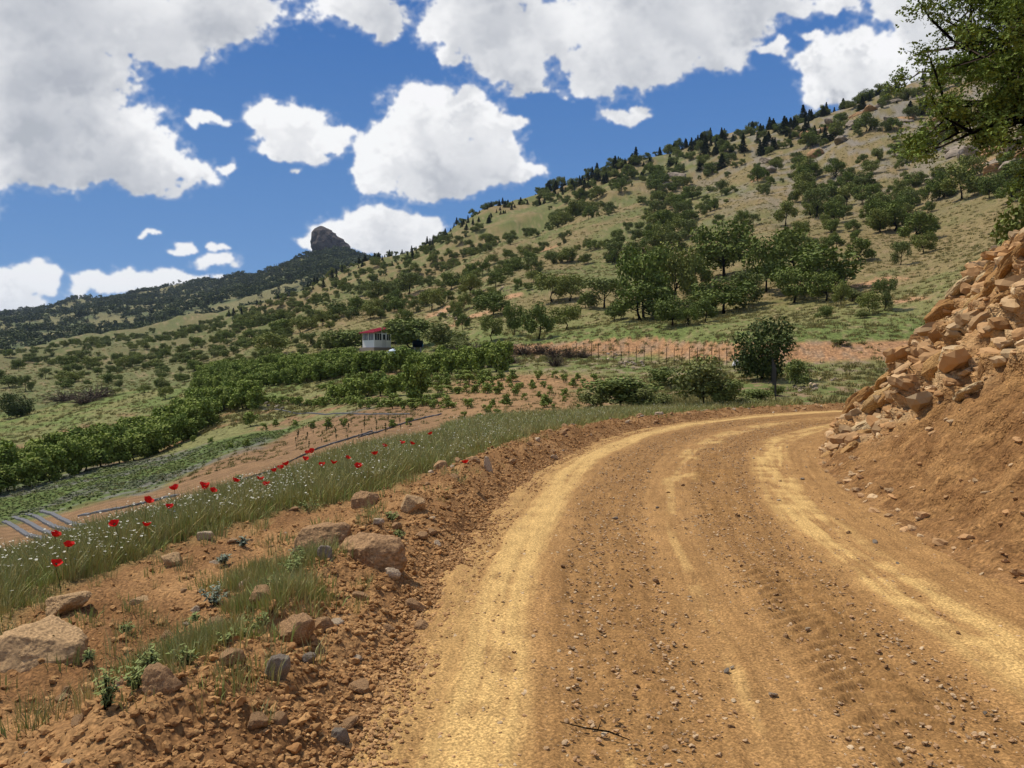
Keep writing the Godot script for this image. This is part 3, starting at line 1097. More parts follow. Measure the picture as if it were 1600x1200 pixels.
func make_kinds() -> void:
	# each kind of plant: a list of [parts], a part being [name, mesh, material]; one unit tall and about one unit wide
	var L: Material = mats.leaf
	var B: Material = mats.trunk
	kinds.oak = []
	for i in 6:
		var lobes := oak_lobes(11, 0.26, 0.36)
		var tone: Color = [Color(0.120, 0.162, 0.042), Color(0.158, 0.192, 0.054), Color(0.132, 0.168, 0.058), Color(0.108, 0.150, 0.040), Color(0.172, 0.205, 0.060), Color(0.124, 0.172, 0.042)][i]
		kinds.oak.append([["trunk", trunk_mesh(0.34, 0.022, lobes.slice(1, 6)), B], ["crown", crown_mesh(2600, lobes, 0.058, tone), L]])
	kinds.dark = []
	for i in 3:
		var lobes := oak_lobes(15, 0.2, 0.36)
		for k in 8: lobes.append([Vector3(cos(k * 0.8) * 0.2, 0.15 + 0.02 * k, sin(k * 0.8) * 0.2), 0.17])
		kinds.dark.append([["trunk", trunk_mesh(0.3, 0.02, lobes.slice(1, 6)), B], ["crown", crown_mesh(4200, lobes, 0.052, Color(0.052, 0.078, 0.024)), L]])
	kinds.shrub = []
	for i in 4:
		var lobes := []
		for k in 10:
			var a := rng.randf() * TAU
			var r := rng.randf_range(0.0, 0.33)
			lobes.append([Vector3(cos(a) * r, rng.randf_range(0.28, 0.72) * (1.0 - 0.5 * r), sin(a) * r), rng.randf_range(0.16, 0.24)])
		kinds.shrub.append([["stem", trunk_mesh(0.2, 0.015, lobes.slice(0, 6)), B], ["foliage", crown_mesh(2800, lobes, 0.055, [Color(0.135, 0.178, 0.055), Color(0.16, 0.19, 0.07)][i % 2]), L]])
	kinds.orchard = []
	for i in 5:
		var lobes := []
		for k in 12:
			var a := rng.randf() * TAU
			var r := rng.randf_range(0.05, 0.33)
			lobes.append([Vector3(cos(a) * r, rng.randf_range(0.14, 0.78), sin(a) * r), rng.randf_range(0.15, 0.23)])
		kinds.orchard.append([["stem", trunk_mesh(0.25, 0.02, lobes.slice(0, 5)), B], ["foliage", crown_mesh(1700, lobes, 0.085, [Color(0.155, 0.215, 0.046), Color(0.175, 0.235, 0.052), Color(0.135, 0.195, 0.044)][i % 3], 0.3, 0.55), L]])
	kinds.young = []
	for i in 4:
		var lobes := []
		for k in 9:
			var a := rng.randf() * TAU
			var r := rng.randf_range(0.05, 0.3)
			lobes.append([Vector3(cos(a) * r, rng.randf_range(0.12, 0.78), sin(a) * r), rng.randf_range(0.13, 0.21)])
		kinds.young.append([["stem", trunk_mesh(0.3, 0.025, lobes.slice(0, 4)), B], ["foliage", crown_mesh(560, lobes, 0.115, Color(0.18, 0.24, 0.06), 0.3, 0.5), L]])
	kinds.brush = []
	for i in 3:
		begin()
		for k in 130:
			var d := (random_dir() + Vector3.UP * 0.9).normalized()
			d.y = absf(d.y)
			var e := d * rng.randf_range(0.45, 0.95)
			e.y = minf(e.y, 1.0)
			var m := e * 0.5 + random_dir() * 0.09
			tube([Vector3(d.x, 0, d.z) * 0.12, m, e], [0.012, 0.008, 0.003], 3, Color(0.15, 0.12, 0.105) * rng.randf_range(0.7, 1.3))
		var twigs := done()
		kinds.brush.append([["branches", twigs, B], ["foliage", crown_mesh(160, [[Vector3(0, 0.4, 0), 0.42]], 0.06, Color(0.10, 0.10, 0.07)), L]])
	kinds.conifer = []
	for i in 3:
		begin()
		for k in 1000:
			var y := pow(rng.randf(), 1.35)
			var a := rng.randf() * TAU
			var layer := 0.75 + 0.25 * sin(y * 40.0 + i)
			var r := (1.0 - y) * 0.24 * layer * pow(rng.randf(), 0.4)
			var dir := Vector3(cos(a), -0.35, sin(a))
			leaf(Vector3(cos(a) * r, 0.1 + y * 0.9, sin(a) * r), (Vector3.UP + random_dir() * 0.7).normalized(), dir, 0.085, 0.04, Color(0.048, 0.068, 0.034) * rng.randf_range(0.7, 1.35))
		var needles := done()
		begin()
		tube([Vector3(0, -0.05, 0), Vector3(0, 0.5, 0), Vector3(0, 0.95, 0)], [0.022, 0.015, 0.004], 5, Color(0.08, 0.06, 0.05))
		kinds.conifer.append([["trunk", done(), B], ["crown", needles, L]])
	kinds.sapling = []
	for i in 2:
		begin()
		tube([Vector3(0, -0.03, 0), Vector3(0.01, 0.5, 0.01), Vector3(0, 0.9, 0)], [0.018, 0.014, 0.006], 4, Color(0.12, 0.09, 0.06))
		kinds.sapling.append([["stem", done(), B], ["foliage", crown_mesh(70, [[Vector3(0, 0.45, 0), 0.08], [Vector3(0, 0.65, 0), 0.10], [Vector3(0, 0.82, 0), 0.08]], 0.11, Color(0.07, 0.088, 0.04)), L]])
	kinds.small = []
	for i in 3:
		kinds.small.append(crown_mesh(110, oak_lobes(5, 0.3, 0.28), 0.17, [Color(0.06, 0.085, 0.034), Color(0.07, 0.095, 0.036), Color(0.055, 0.075, 0.034)][i]))
	kinds.pine = [crown_mesh(90, [[Vector3(0, 0.25, 0), 0.2], [Vector3(0, 0.5, 0), 0.14], [Vector3(0, 0.78, 0), 0.07], [Vector3(0, 0.92, 0), 0.04]], 0.12, Color(0.034, 0.050, 0.026))]

var firsts := {}

# A label's %s becomes words for how large and how broad the plant is.
func sized(label: String, tall: float, wide: float, usual: float) -> String:
	var size := "tiny" if tall < usual * 0.6 else ("small" if tall < usual * 0.85 else ("very large" if tall > usual * 1.45 else ("large" if tall > usual * 1.12 else "middling")))
	return label % (size + (" broad" if wide > tall * 1.12 else (" narrow" if wide < tall * 0.75 else " round")))

func ordinal(n: int) -> String:
	return ["first", "second", "third", "fourth", "fifth", "sixth", "seventh", "eighth", "ninth", "tenth", "eleventh"][clampi(n, 0, 10)]


# One plant of a kind, its parts shared with the others of its kind.
func plant(kind: String, called: String, at: Vector3, tall: float, wide: float, label: String, category: String, group: String) -> Node3D:
	var v := rng.randi() % int(kinds[kind].size())
	var key := "%s/%s/%d" % [called, kind, v]
	var o: Node3D
	if firsts.has(key):
		o = firsts[key].duplicate()
	else:
		o = Node3D.new()
		for p in kinds[kind][v]:
			put(p[0], p[1], p[2], o)
		firsts[key] = o
	o.name = numbered(called)
	add_child(o)
	o.transform = Transform3D(Basis(Vector3.UP, rng.randf() * TAU).scaled_local(Vector3(wide, tall, wide)), at)
	for m in ["label", "category", "group"]:
		if o.has_meta(m): o.remove_meta(m)
	tag(o, label, category, group)
	return o

func tuft_mesh(n: int, tall: float, spread: float, tone: Color, wide: float) -> ArrayMesh:
	begin()
	for i in n:
		var a := rng.randf() * TAU
		var r := spread * sqrt(rng.randf())
		var foot := Vector3(cos(a) * r, -0.03, sin(a) * r)
		var lean := Vector3(cos(a), 0, sin(a)).lerp(random_dir(), 0.5) * rng.randf_range(0.05, 0.45) * tall
		lean.y = 0
		var h := tall * rng.randf_range(0.5, 1.1) * (1.0 - 0.75 * pow(r / spread, 2.0) if spread > 0.3 else 1.0)
		var mid := foot + lean * 0.3 + Vector3(0, h * 0.55, 0)
		var tip := foot + lean + Vector3(0, h, 0)
		var side := Vector3(cos(a + 1.6), 0, sin(a + 1.6)).rotated(Vector3.UP, rng.randf() * 3.0) * wide
		var c := tone * rng.randf_range(0.7, 1.3)
		if rng.randf() < 0.25: c = Color(0.34, 0.30, 0.14) * rng.randf_range(0.7, 1.2)
		quad(foot - side, mid - side * 0.8, mid + side * 0.8, foot + side, c)
		tri(mid - side * 0.8, tip, mid + side * 0.8, c)
	return done()

func upright(at: Vector3, tall: float, wide: float) -> Transform3D:
	return Transform3D(Basis(Vector3.UP, rng.randf() * TAU).scaled_local(Vector3(wide, tall, wide)), at)

func tumbled(at: Vector3, size: Vector3) -> Transform3D:
	return Transform3D(Basis.from_euler(Vector3(rng.randf_range(-0.5, 0.5), rng.randf() * TAU, rng.randf_range(-0.5, 0.5))).scaled_local(size), at)


# ---------------------------------------------------------------- where things stand
# each: x, z, height, width
const OAKS := [
	[11.34, -94.79, 3.97, 4.85], [13.59, -79.84, 7.8, 4.81], [17.53, -82.76, 7.8, 3.93], [27.04, -98.66, 7.92, 7.03], [26.16, -79.52, 6.38, 4.21], [28.54, -73.42, 5.12, 6.57], [39.96, -88.93, 3.1, 3.09], [13.15, -63.34, 2.87, 2.78],
	[19.26, -70.27, 3.8, 5.01], [12.79, -77.02, 4.43, 5.07], [17.96, -72.55, 2.91, 2.39], [27.44, -56.87, 2.58, 1.45], [25.74, -55.74, 1.85, 1.43], [26.56, -62.34, 2.07, 1.25], [-14.04, -135.23, 4.25, 3.95], [-2.59, -103.91, 3.62, 4.37],
	[0.2, -79.52, 3.75, 1.89], [2.53, -72.55, 3.92, 2.65], [5.53, -79.21, 2.9, 2.75], [-2.06, -77.64, 2.84, 1.99], [-6.18, -96.71, 2.36, 1.77], [5.59, -108.57, 4.54, 3.97], [7.99, -106.85, 4.1, 3.71], [50.48, -143.01, 4.99, 3.66],
	[53.11, -127.88, 4.46, 3.27], [40.12, -79.84, 2.65, 1.75], [45.6, -85.79, 2.54, 2.35], [32.63, -78.58, 2.06, 1.72], [14.18, -62.09, 1.62, 1.36], [10.74, -80.8, 2.11, 1.92], [9.35, -97.87, 2.22, 2.15], [-7.24, -134.16, 3.98, 3.68],
	[-13.18, -167.1, 4.37, 3.97], [-23.67, -178.12, 5.28, 4.88], [-24.94, -158.01, 4.13, 4.04], [-30.94, -177.41, 5.26, 4.86], [25.47, -69.71, 3.4, 3.18], [22.35, -73.72, 3.34, 2.96], [27.04, -66.45, 2.9, 2.67], [22.44, -94.79, 4.96, 3.98],
	[16.79, -87.87, 4.6, 3.53], [-31, -155.51, 3.8, 3.69], [-36.01, -160.56, 3.92, 3.52], [-36.03, -147.06, 3.33, 3.22], [-40.63, -148.24, 3.1, 3.52], [-46.13, -154.28, 4.04, 4.23], [-36.77, -118.07, 4.12, 4.75], [-25.82, -141.3, 2.96, 3.1],
]
const SHRUBS := [
	[4.14, -28.96, 1.21, 2.91], [3.11, -28.85, 0.86, 1.29], [5.17, -28.28, 0.89, 1.27], [6.77, -27.17, 1.99, 2.05], [7.28, -26.96, 1.18, 1.21], [7.75, -39.86, 1.11, 2], [13.22, -35.93, 1.32, 1.29], [9.15, -28.62, 0.6, 1.28],
	[11.03, -32, 0.45, 0.86], [28.11, -63.85, 1.11, 1.72], [22.96, -56.42, 0.98, 1.32], [24.76, -54.21, 0.66, 1.07], [-11.82, -88.93, 3.72, 6.22], [-7.68, -84.1, 2.93, 4.53], [-20.97, -97.09, 3.05, 5.4], [-23.73, -100.24, 2.27, 3.6],
	[-5.31, -75.2, 1.57, 2.7], [-14.75, -98.66, 2.58, 4.42], [19.85, -46.58, 0.41, 0.84], [8.24, -27.17, 0.38, 0.97],
]
const BRUSH := [
	[-6.2, -74.6, 0.91, 2.01], [-4.66, -71.97, 1, 2.19], [-3.17, -69.43, 1.09, 2.12], [-1.69, -67.79, 1.06, 2.07], [-0.28, -66.71, 1.05, 1.8], [0.97, -65.13, 1.25, 1.75], [2.27, -65.13, 1.14, 1.99], [3.42, -62.34, 1.2, 1.9],
	[4.57, -61.1, 1.17, 1.64], [5.59, -60.14, 0.84, 1.4], [0, -58.71, 0.92, 1.26], [3.04, -53.78, 1.13, 1.25], [-1.85, -49.45, 0.6, 0.98], [-62.12, -106.85, 2.05, 4.79], [-55.21, -102.26, 2.32, 4.59], [-54.68, -98.26, 1.71, 3.88],
]
const YOUNG := [
	[1.25, -28.85, 0.65, 0.71], [-0.2, -29.79, 0.62, 0.67], [0.09, -36.08, 0.69, 0.75], [1.11, -40.5, 0.49, 0.53], [1.79, -36.51, 0.45, 0.48], [2.5, -36.22, 0.47, 0.51], [3.22, -36.22, 0.38, 0.41], [2.17, -31.88, 0.28, 0.3],
	[1.48, -31.75, 0.25, 0.27], [1.11, -43, 0.49, 0.53], [1.74, -41.82, 0.44, 0.47], [3.32, -41.65, 0.65, 0.71], [3.87, -45.66, 0.56, 0.6], [3, -45.11, 0.55, 0.59], [4.61, -43.35, 0.68, 0.73], [1.55, -46.76, 0.65, 0.7],
	[0.52, -41.99, 0.37, 0.4], [-0.89, -26.85, 0.42, 0.46], [-0.5, -25.09, 0.31, 0.33], [-1.03, -23.82, 0.33, 0.36], [0.13, -25.29, 0.18, 0.19], [0.62, -24.99, 0.2, 0.21], [-0.75, -30.27, 0.37, 0.4], [-1.63, -25.8, 0.27, 0.29],
	[-1.77, -30.51, 0.48, 0.52], [2.46, -28.73, 0.2, 0.22], [3.35, -28.85, 0.2, 0.22], [2.63, -46.58, 0.53, 0.57], [3.95, -42.49, 0.44, 0.48], [0.54, -32.52, 0.37, 0.4], [1.21, -34.8, 0.33, 0.36], [-0.7, -42.32, 0.52, 0.56],
	[-0.19, -45.66, 0.52, 0.56], [3.14, -32, 0.28, 0.3], [1.51, -28.05, 0.22, 0.24], [-9.27, -35.79, 0.44, 0.47], [-7.85, -32.91, 0.55, 0.59], [-6.93, -31.5, 0.41, 0.44], [-4.11, -26.32, 0.37, 0.4], [-3.44, -25.9, 0.32, 0.34],
	[-5.84, -16.43, 0.34, 0.37], [-15.8, -46.39, 1.01, 1.09], [-11.51, -33.31, 0.46, 0.5], [-12.88, -35.08, 0.43, 0.46], [-16.86, -43, 0.41, 0.45], [-20.6, -47.33, 0.62, 0.67], [-13.63, -44.22, 0.54, 0.58], [-19.65, -47.33, 0.5, 0.53],
	[-13.82, -42.66, 0.48, 0.52], [-11.9, -42.15, 0.44, 0.48],
]
const ORCHARD_LOW := [
	[-25.01, -35.05, 1.63, 1.18, 0], [-24.68, -36.17, 1.25, 1.39, 0], [-24.56, -37.33, 1.25, 1.19, 0], [-24.18, -38.4, 1.29, 1.25, 0], [-23.85, -39.55, 1.58, 1.33, 0], [-23.47, -41, 1.77, 1.28, 0], [-23.45, -42.17, 1.41, 1.53, 0], [-23.17, -43.21, 1.62, 1.32, 0],
	[-22.79, -44.55, 1.25, 1.24, 0], [-22.49, -45.63, 1.41, 1.42, 0], [-22.29, -46.85, 1.73, 1.48, 0], [-22.08, -47.95, 1.55, 1.56, 0], [-21.67, -49.22, 1.85, 1.2, 0], [-21.49, -50.27, 1.31, 1.38, 0], [-21.34, -51.48, 1.71, 1.42, 0], [-20.82, -52.77, 1.66, 1.43, 0],
	[-28, -39.24, 1.81, 1.65, 1], [-27.61, -40.36, 1.29, 1.53, 1], [-27.14, -41.44, 1.8, 1.33, 1], [-26.79, -42.72, 1.26, 1.42, 1], [-26.44, -44.06, 1.29, 1.57, 1], [-26.03, -45.2, 1.51, 1.62, 1], [-25.62, -46.32, 1.62, 1.62, 1], [-24.98, -47.38, 1.44, 1.39, 1],
	[-24.7, -48.55, 1.89, 1.26, 1], [-24.33, -49.93, 1.4, 1.43, 1], [-23.79, -51.1, 1.25, 1.4, 1], [-23.43, -52.19, 1.89, 1.53, 1], [-22.97, -53.35, 1.7, 1.22, 1], [-22.43, -54.48, 1.84, 1.58, 1], [-22.16, -55.77, 1.32, 1.5, 1], [-30.97, -43.31, 1.48, 1.36, 2],
	[-30.29, -44.47, 1.33, 1.35, 2], [-29.77, -45.54, 1.34, 1.73, 2], [-29.03, -46.76, 1.51, 1.46, 2], [-28.51, -47.93, 1.93, 1.8, 2], [-27.88, -48.98, 1.39, 1.33, 2], [-27.33, -50.2, 1.92, 1.36, 2], [-26.83, -51.16, 1.7, 1.35, 2], [-26.08, -52.59, 1.7, 1.79, 2],
	[-25.39, -53.55, 1.51, 1.47, 2], [-25, -54.69, 1.71, 1.68, 2], [-24.36, -56.01, 1.91, 1.79, 2], [-23.61, -57, 1.91, 1.66, 2], [-23.21, -58.24, 1.58, 1.29, 2], [-34.35, -47.96, 1.51, 1.75, 3], [-33.21, -49.16, 2, 1.91, 3], [-32.34, -50.43, 1.48, 1.49, 3],
	[-31.7, -51.72, 1.77, 1.86, 3], [-30.64, -52.88, 1.79, 1.81, 3], [-29.99, -54.08, 1.98, 1.8, 3], [-28.93, -55.38, 1.45, 1.8, 3], [-28.18, -56.52, 2.02, 1.58, 3], [-27.29, -57.73, 1.84, 1.46, 3], [-26.51, -59.21, 1.97, 1.81, 3], [-25.63, -60.25, 2.03, 1.73, 3],
	[-24.7, -61.58, 1.42, 1.37, 3], [-36.2, -52.04, 1.7, 1.88, 4], [-35.31, -53.2, 1.92, 1.48, 4], [-34.32, -54.6, 1.5, 1.69, 4], [-33.27, -55.79, 1.42, 1.87, 4], [-32.2, -57.01, 1.74, 1.87, 4], [-31.13, -58.1, 1.68, 1.66, 4], [-30.05, -59.59, 1.64, 1.46, 4],
	[-29.16, -60.59, 1.45, 1.63, 4], [-27.9, -61.89, 1.56, 1.65, 4], [-26.9, -63.05, 1.4, 1.67, 4], [-25.95, -64.43, 1.88, 1.64, 4],
]
const ORCHARD_TERRACE := [
	[-27.56, -66.29, 2.33, 1.91, 0], [-26.64, -65.4, 1.99, 2.08, 0], [-25.84, -64.33, 1.96, 2.24, 0], [-24.8, -63.08, 2.35, 1.79, 0], [-24, -61.99, 2.27, 1.71, 0], [-23.37, -61.24, 1.62, 1.78, 0], [-22.51, -60.06, 2.22, 2.21, 0], [-21.57, -58.98, 2.11, 1.71, 0],
	[-20.24, -57.78, 1.74, 2.25, 0], [-19.64, -57.02, 2.39, 2.17, 0], [-18.89, -56.01, 1.99, 1.84, 0], [-29.07, -70.38, 2.27, 1.71, 1], [-27.77, -69.13, 1.65, 1.93, 1], [-26.65, -67.91, 1.69, 2.39, 1], [-25.47, -66.46, 1.73, 1.89, 1], [-24.83, -65.4, 1.88, 1.79, 1],
	[-23.52, -64.14, 2.36, 1.88, 1], [-22.6, -62.96, 2.14, 2.19, 1], [-21.55, -62.3, 2.24, 2, 1], [-20.48, -60.6, 2.2, 2.26, 1], [-11.56, -50.24, 1.21, 1.73, 2], [-10.45, -49.41, 1.52, 1.76, 2], [-9.68, -48.39, 1.5, 1.4, 2], [-8.89, -47.24, 1.2, 1.38, 2],
	[-7.88, -46.01, 1.65, 1.43, 2], [-6.88, -44.95, 1.39, 1.28, 2], [-36.63, -89.93, 2.07, 1.77, 3], [-35.58, -88.52, 2.23, 1.51, 3], [-34.12, -87.41, 1.88, 1.94, 3], [-33.29, -86.23, 2.03, 2.03, 3], [-32.23, -84.9, 2.05, 1.82, 3], [-31.1, -84.05, 1.53, 1.52, 3],
	[-30.22, -82.68, 1.69, 1.54, 3], [-29.12, -81.49, 2.18, 1.84, 3], [-27.92, -80.71, 1.72, 1.72, 3], [-26.9, -79.45, 1.69, 2.02, 3], [-25.33, -78.25, 1.68, 2.02, 3], [-24.64, -77.23, 1.48, 1.67, 3], [-23.45, -76.01, 1.64, 1.75, 3], [-22.65, -75.02, 1.55, 1.68, 3],
	[-21.54, -74.03, 1.72, 1.58, 3], [-20.12, -72.59, 2.08, 1.84, 3], [-18.96, -71.24, 1.79, 1.64, 3], [-17.71, -70.54, 2.06, 1.83, 3], [-17.19, -68.99, 2.19, 1.82, 3], [-15.69, -67.87, 1.59, 1.76, 3], [-39.19, -96.5, 2.12, 2.05, 4], [-38.07, -95.22, 2.03, 1.97, 4],
	[-37.2, -94.49, 1.59, 1.76, 4], [-36.2, -92.76, 1.93, 1.93, 4], [-34.8, -91.6, 1.87, 1.53, 4], [-33.62, -90.31, 1.88, 1.87, 4], [-32.63, -89.47, 2.07, 1.69, 4], [-31.9, -88.1, 2.06, 1.66, 4], [-30.42, -86.42, 1.88, 1.77, 4], [-29.5, -85.35, 2.09, 1.92, 4],
	[-28.32, -84.46, 1.6, 1.69, 4], [-27.18, -83.08, 1.94, 1.54, 4], [-26.51, -81.85, 2.02, 1.97, 4], [-25.06, -80.59, 1.89, 1.82, 4], [-24.11, -79.44, 2.2, 1.66, 4], [-22.72, -77.7, 1.5, 1.82, 4], [-21.74, -76.43, 1.84, 1.7, 4], [-21.03, -75.19, 1.65, 1.9, 4],
	[-19.99, -74.2, 2.24, 1.61, 4], [-18.5, -72.96, 2.19, 1.97, 4], [-17.78, -71.47, 1.87, 1.55, 4], [-16.83, -70.47, 1.84, 1.72, 4], [-15.67, -69.31, 1.73, 2.06, 4], [-14.68, -67.81, 2.15, 1.61, 4], [-13.04, -66.59, 2.2, 1.71, 4], [-42.27, -104.81, 2.4, 2.01, 5],
	[-41.2, -103.42, 1.79, 1.65, 5], [-40.28, -101.8, 1.8, 2.24, 5], [-39.12, -100.78, 1.99, 1.74, 5], [-37.97, -98.99, 2.3, 2.15, 5], [-36.74, -97.65, 2.35, 1.98, 5], [-35.61, -96.8, 2.18, 1.91, 5], [-34.51, -95.07, 1.8, 1.65, 5], [-33.33, -94.01, 1.96, 1.84, 5],
	[-32.63, -92.28, 2.38, 1.79, 5], [-31.34, -91.17, 2.03, 1.88, 5], [-30.56, -89.89, 1.73, 2.22, 5], [-29.29, -88.48, 2.32, 2.28, 5], [-28.24, -87.16, 1.72, 1.68, 5], [-27.23, -85.82, 1.76, 1.79, 5], [-26.01, -83.97, 2.19, 1.89, 5], [-25.03, -82.82, 1.88, 1.84, 5],
	[-24.17, -81.6, 2.37, 1.7, 5], [-22.83, -80.02, 2.28, 1.76, 5], [-21.89, -78.88, 1.9, 1.91, 5], [-20.41, -77.15, 2.29, 1.63, 5], [-19.88, -75.86, 2.31, 1.93, 5], [-18.47, -74.92, 1.89, 2.23, 5], [-17.25, -73.04, 2.38, 1.78, 5], [-16.61, -72.09, 2, 2.07, 5],
	[-15.03, -70.38, 2.1, 2.12, 5], [-14.25, -69.11, 1.59, 2.14, 5], [-13.31, -67.52, 2.1, 1.82, 5], [-12.29, -66.55, 2.09, 2.08, 5], [-11.23, -65.29, 2, 2, 5], [-9.99, -63.83, 2.06, 1.62, 5], [-8.96, -62.32, 2.37, 2.04, 5], [-7.54, -60.94, 1.76, 1.78, 5],
	[-6.42, -59.44, 1.82, 1.63, 5], [-5.62, -58.09, 1.91, 1.79, 5], [-4.44, -56.57, 1.75, 1.64, 5], [-3.56, -55.5, 2.13, 1.75, 5], [-2.21, -53.94, 1.98, 1.75, 5], [-1.03, -52.83, 2.25, 1.77, 5], [-45.58, -113.75, 1.81, 2.25, 6], [-44.33, -112.58, 1.75, 1.89, 6],
	[-43.15, -110.62, 1.68, 1.88, 6], [-42.34, -109.09, 1.68, 1.65, 6], [-41.36, -107.94, 2.31, 2.2, 6], [-39.87, -106.07, 2.34, 1.83, 6], [-39.12, -104.59, 2.19, 1.64, 6], [-37.75, -103.42, 1.87, 1.84, 6], [-36.97, -102.14, 1.8, 1.85, 6], [-35.42, -100.56, 2.37, 1.75, 6],
	[-34.7, -98.63, 2.25, 1.9, 6], [-33.81, -97.33, 1.87, 2.23, 6], [-32.64, -95.89, 2.31, 1.64, 6], [-31.43, -94.11, 2.2, 1.64, 6], [-30.58, -93.06, 2.33, 1.79, 6], [-29.07, -91.05, 1.84, 1.8, 6], [-27.86, -89.71, 1.78, 2.09, 6], [-27.17, -88.4, 1.56, 2.12, 6],
	[-25.73, -86.68, 2.35, 1.63, 6], [-25.06, -85.27, 2.36, 2.25, 6], [-23.89, -83.9, 1.92, 1.94, 6], [-22.48, -82.43, 2.23, 2.11, 6], [-21.47, -80.57, 2.07, 1.83, 6], [-20.69, -79.31, 2.22, 1.67, 6], [-19.68, -77.56, 1.77, 1.66, 6], [-18.7, -76.18, 1.83, 2.27, 6],
	[-17.11, -74.41, 1.78, 1.67, 6], [-16.5, -73.19, 2.16, 1.91, 6], [-15.34, -71.73, 2.08, 2.06, 6], [-14.8, -71.19, 1.27, 1.43, 7], [-13.5, -70.43, 1.22, 1.57, 7], [-12.33, -69.39, 1.06, 1.5, 7], [-11.44, -67.88, 1.23, 1.54, 7], [-10.06, -66.72, 1.19, 1.49, 7],
	[-8.58, -65.83, 1.44, 1.42, 7], [-8.63, -65.47, 2.27, 2.22, 8], [-7.73, -64.4, 1.66, 1.74, 8], [-6, -62.84, 2.34, 1.86, 8], [-4.9, -61.53, 1.78, 2.13, 8], [-3.69, -60.36, 2.06, 2.03, 8], [-2.96, -58.81, 1.68, 1.75, 8], [-1.78, -57.29, 2.11, 1.75, 8],
	[-0.76, -56.07, 2.13, 1.74, 8], [-47.13, -120.63, 2.01, 2.08, 9], [-46.11, -119.11, 1.7, 2.09, 9], [-44.59, -117.55, 1.53, 2.19, 9], [-43.55, -115.86, 1.64, 2.37, 9], [-42.44, -114.11, 1.67, 1.99, 9], [-40.93, -112.28, 1.68, 1.84, 9], [-39.84, -111.18, 1.41, 2.33, 9],
	[-38.85, -109.24, 1.71, 2.32, 9], [-37.66, -108.06, 1.42, 2.09, 9], [-36.37, -106.04, 1.47, 2.14, 9], [-35.36, -104.71, 1.51, 1.9, 9], [-34.1, -102.88, 1.49, 2.04, 9], [-32.76, -101.28, 1.55, 1.79, 9], [-31.5, -99.7, 1.77, 1.74, 9], [-30.34, -98.48, 2.09, 2.13, 9],
	[-29.22, -97.04, 2, 1.86, 9], [-28.3, -95.06, 2.03, 1.83, 9], [-27.24, -93.75, 1.8, 1.97, 9], [-26.13, -92.27, 1.95, 2.33, 9], [-25, -90.51, 1.98, 1.73, 9], [-23.35, -89.2, 1.86, 2.09, 9], [-22.3, -87.51, 1.72, 2.11, 9], [-21.25, -85.73, 1.74, 2.01, 9],
	[-20.32, -84.18, 1.77, 1.86, 9], [-18.7, -82.5, 1.75, 1.83, 9], [-17.7, -81.33, 1.5, 2, 9], [-16.76, -79.56, 1.79, 1.73, 9], [-16.36, -80.09, 0.76, 1.12, 10], [-15.14, -79.12, 0.69, 0.98, 10], [-13.58, -78.08, 0.8, 1.2, 10], [-12.41, -76.69, 0.6, 1.19, 10],
	[-11.26, -75.62, 0.82, 0.91, 10], [-9.78, -74.64, 0.57, 0.97, 10], [-26.51, -94.62, 1.85, 1.89, 11], [-25.14, -92.97, 1.59, 2.34, 11], [-24.17, -91.23, 1.59, 1.92, 11], [-22.94, -89.61, 1.36, 2.36, 11], [-21.22, -87.52, 1.36, 2.25, 11], [-20.22, -86.07, 1.68, 1.95, 11],
	[-18.43, -84.39, 1.64, 2.32, 11], [-17.56, -82.47, 1.67, 1.98, 11], [-5.31, -41.46, 2.39, 1.68, 12], [-5.27, -41.49, 1.93, 1.46, 12],
]
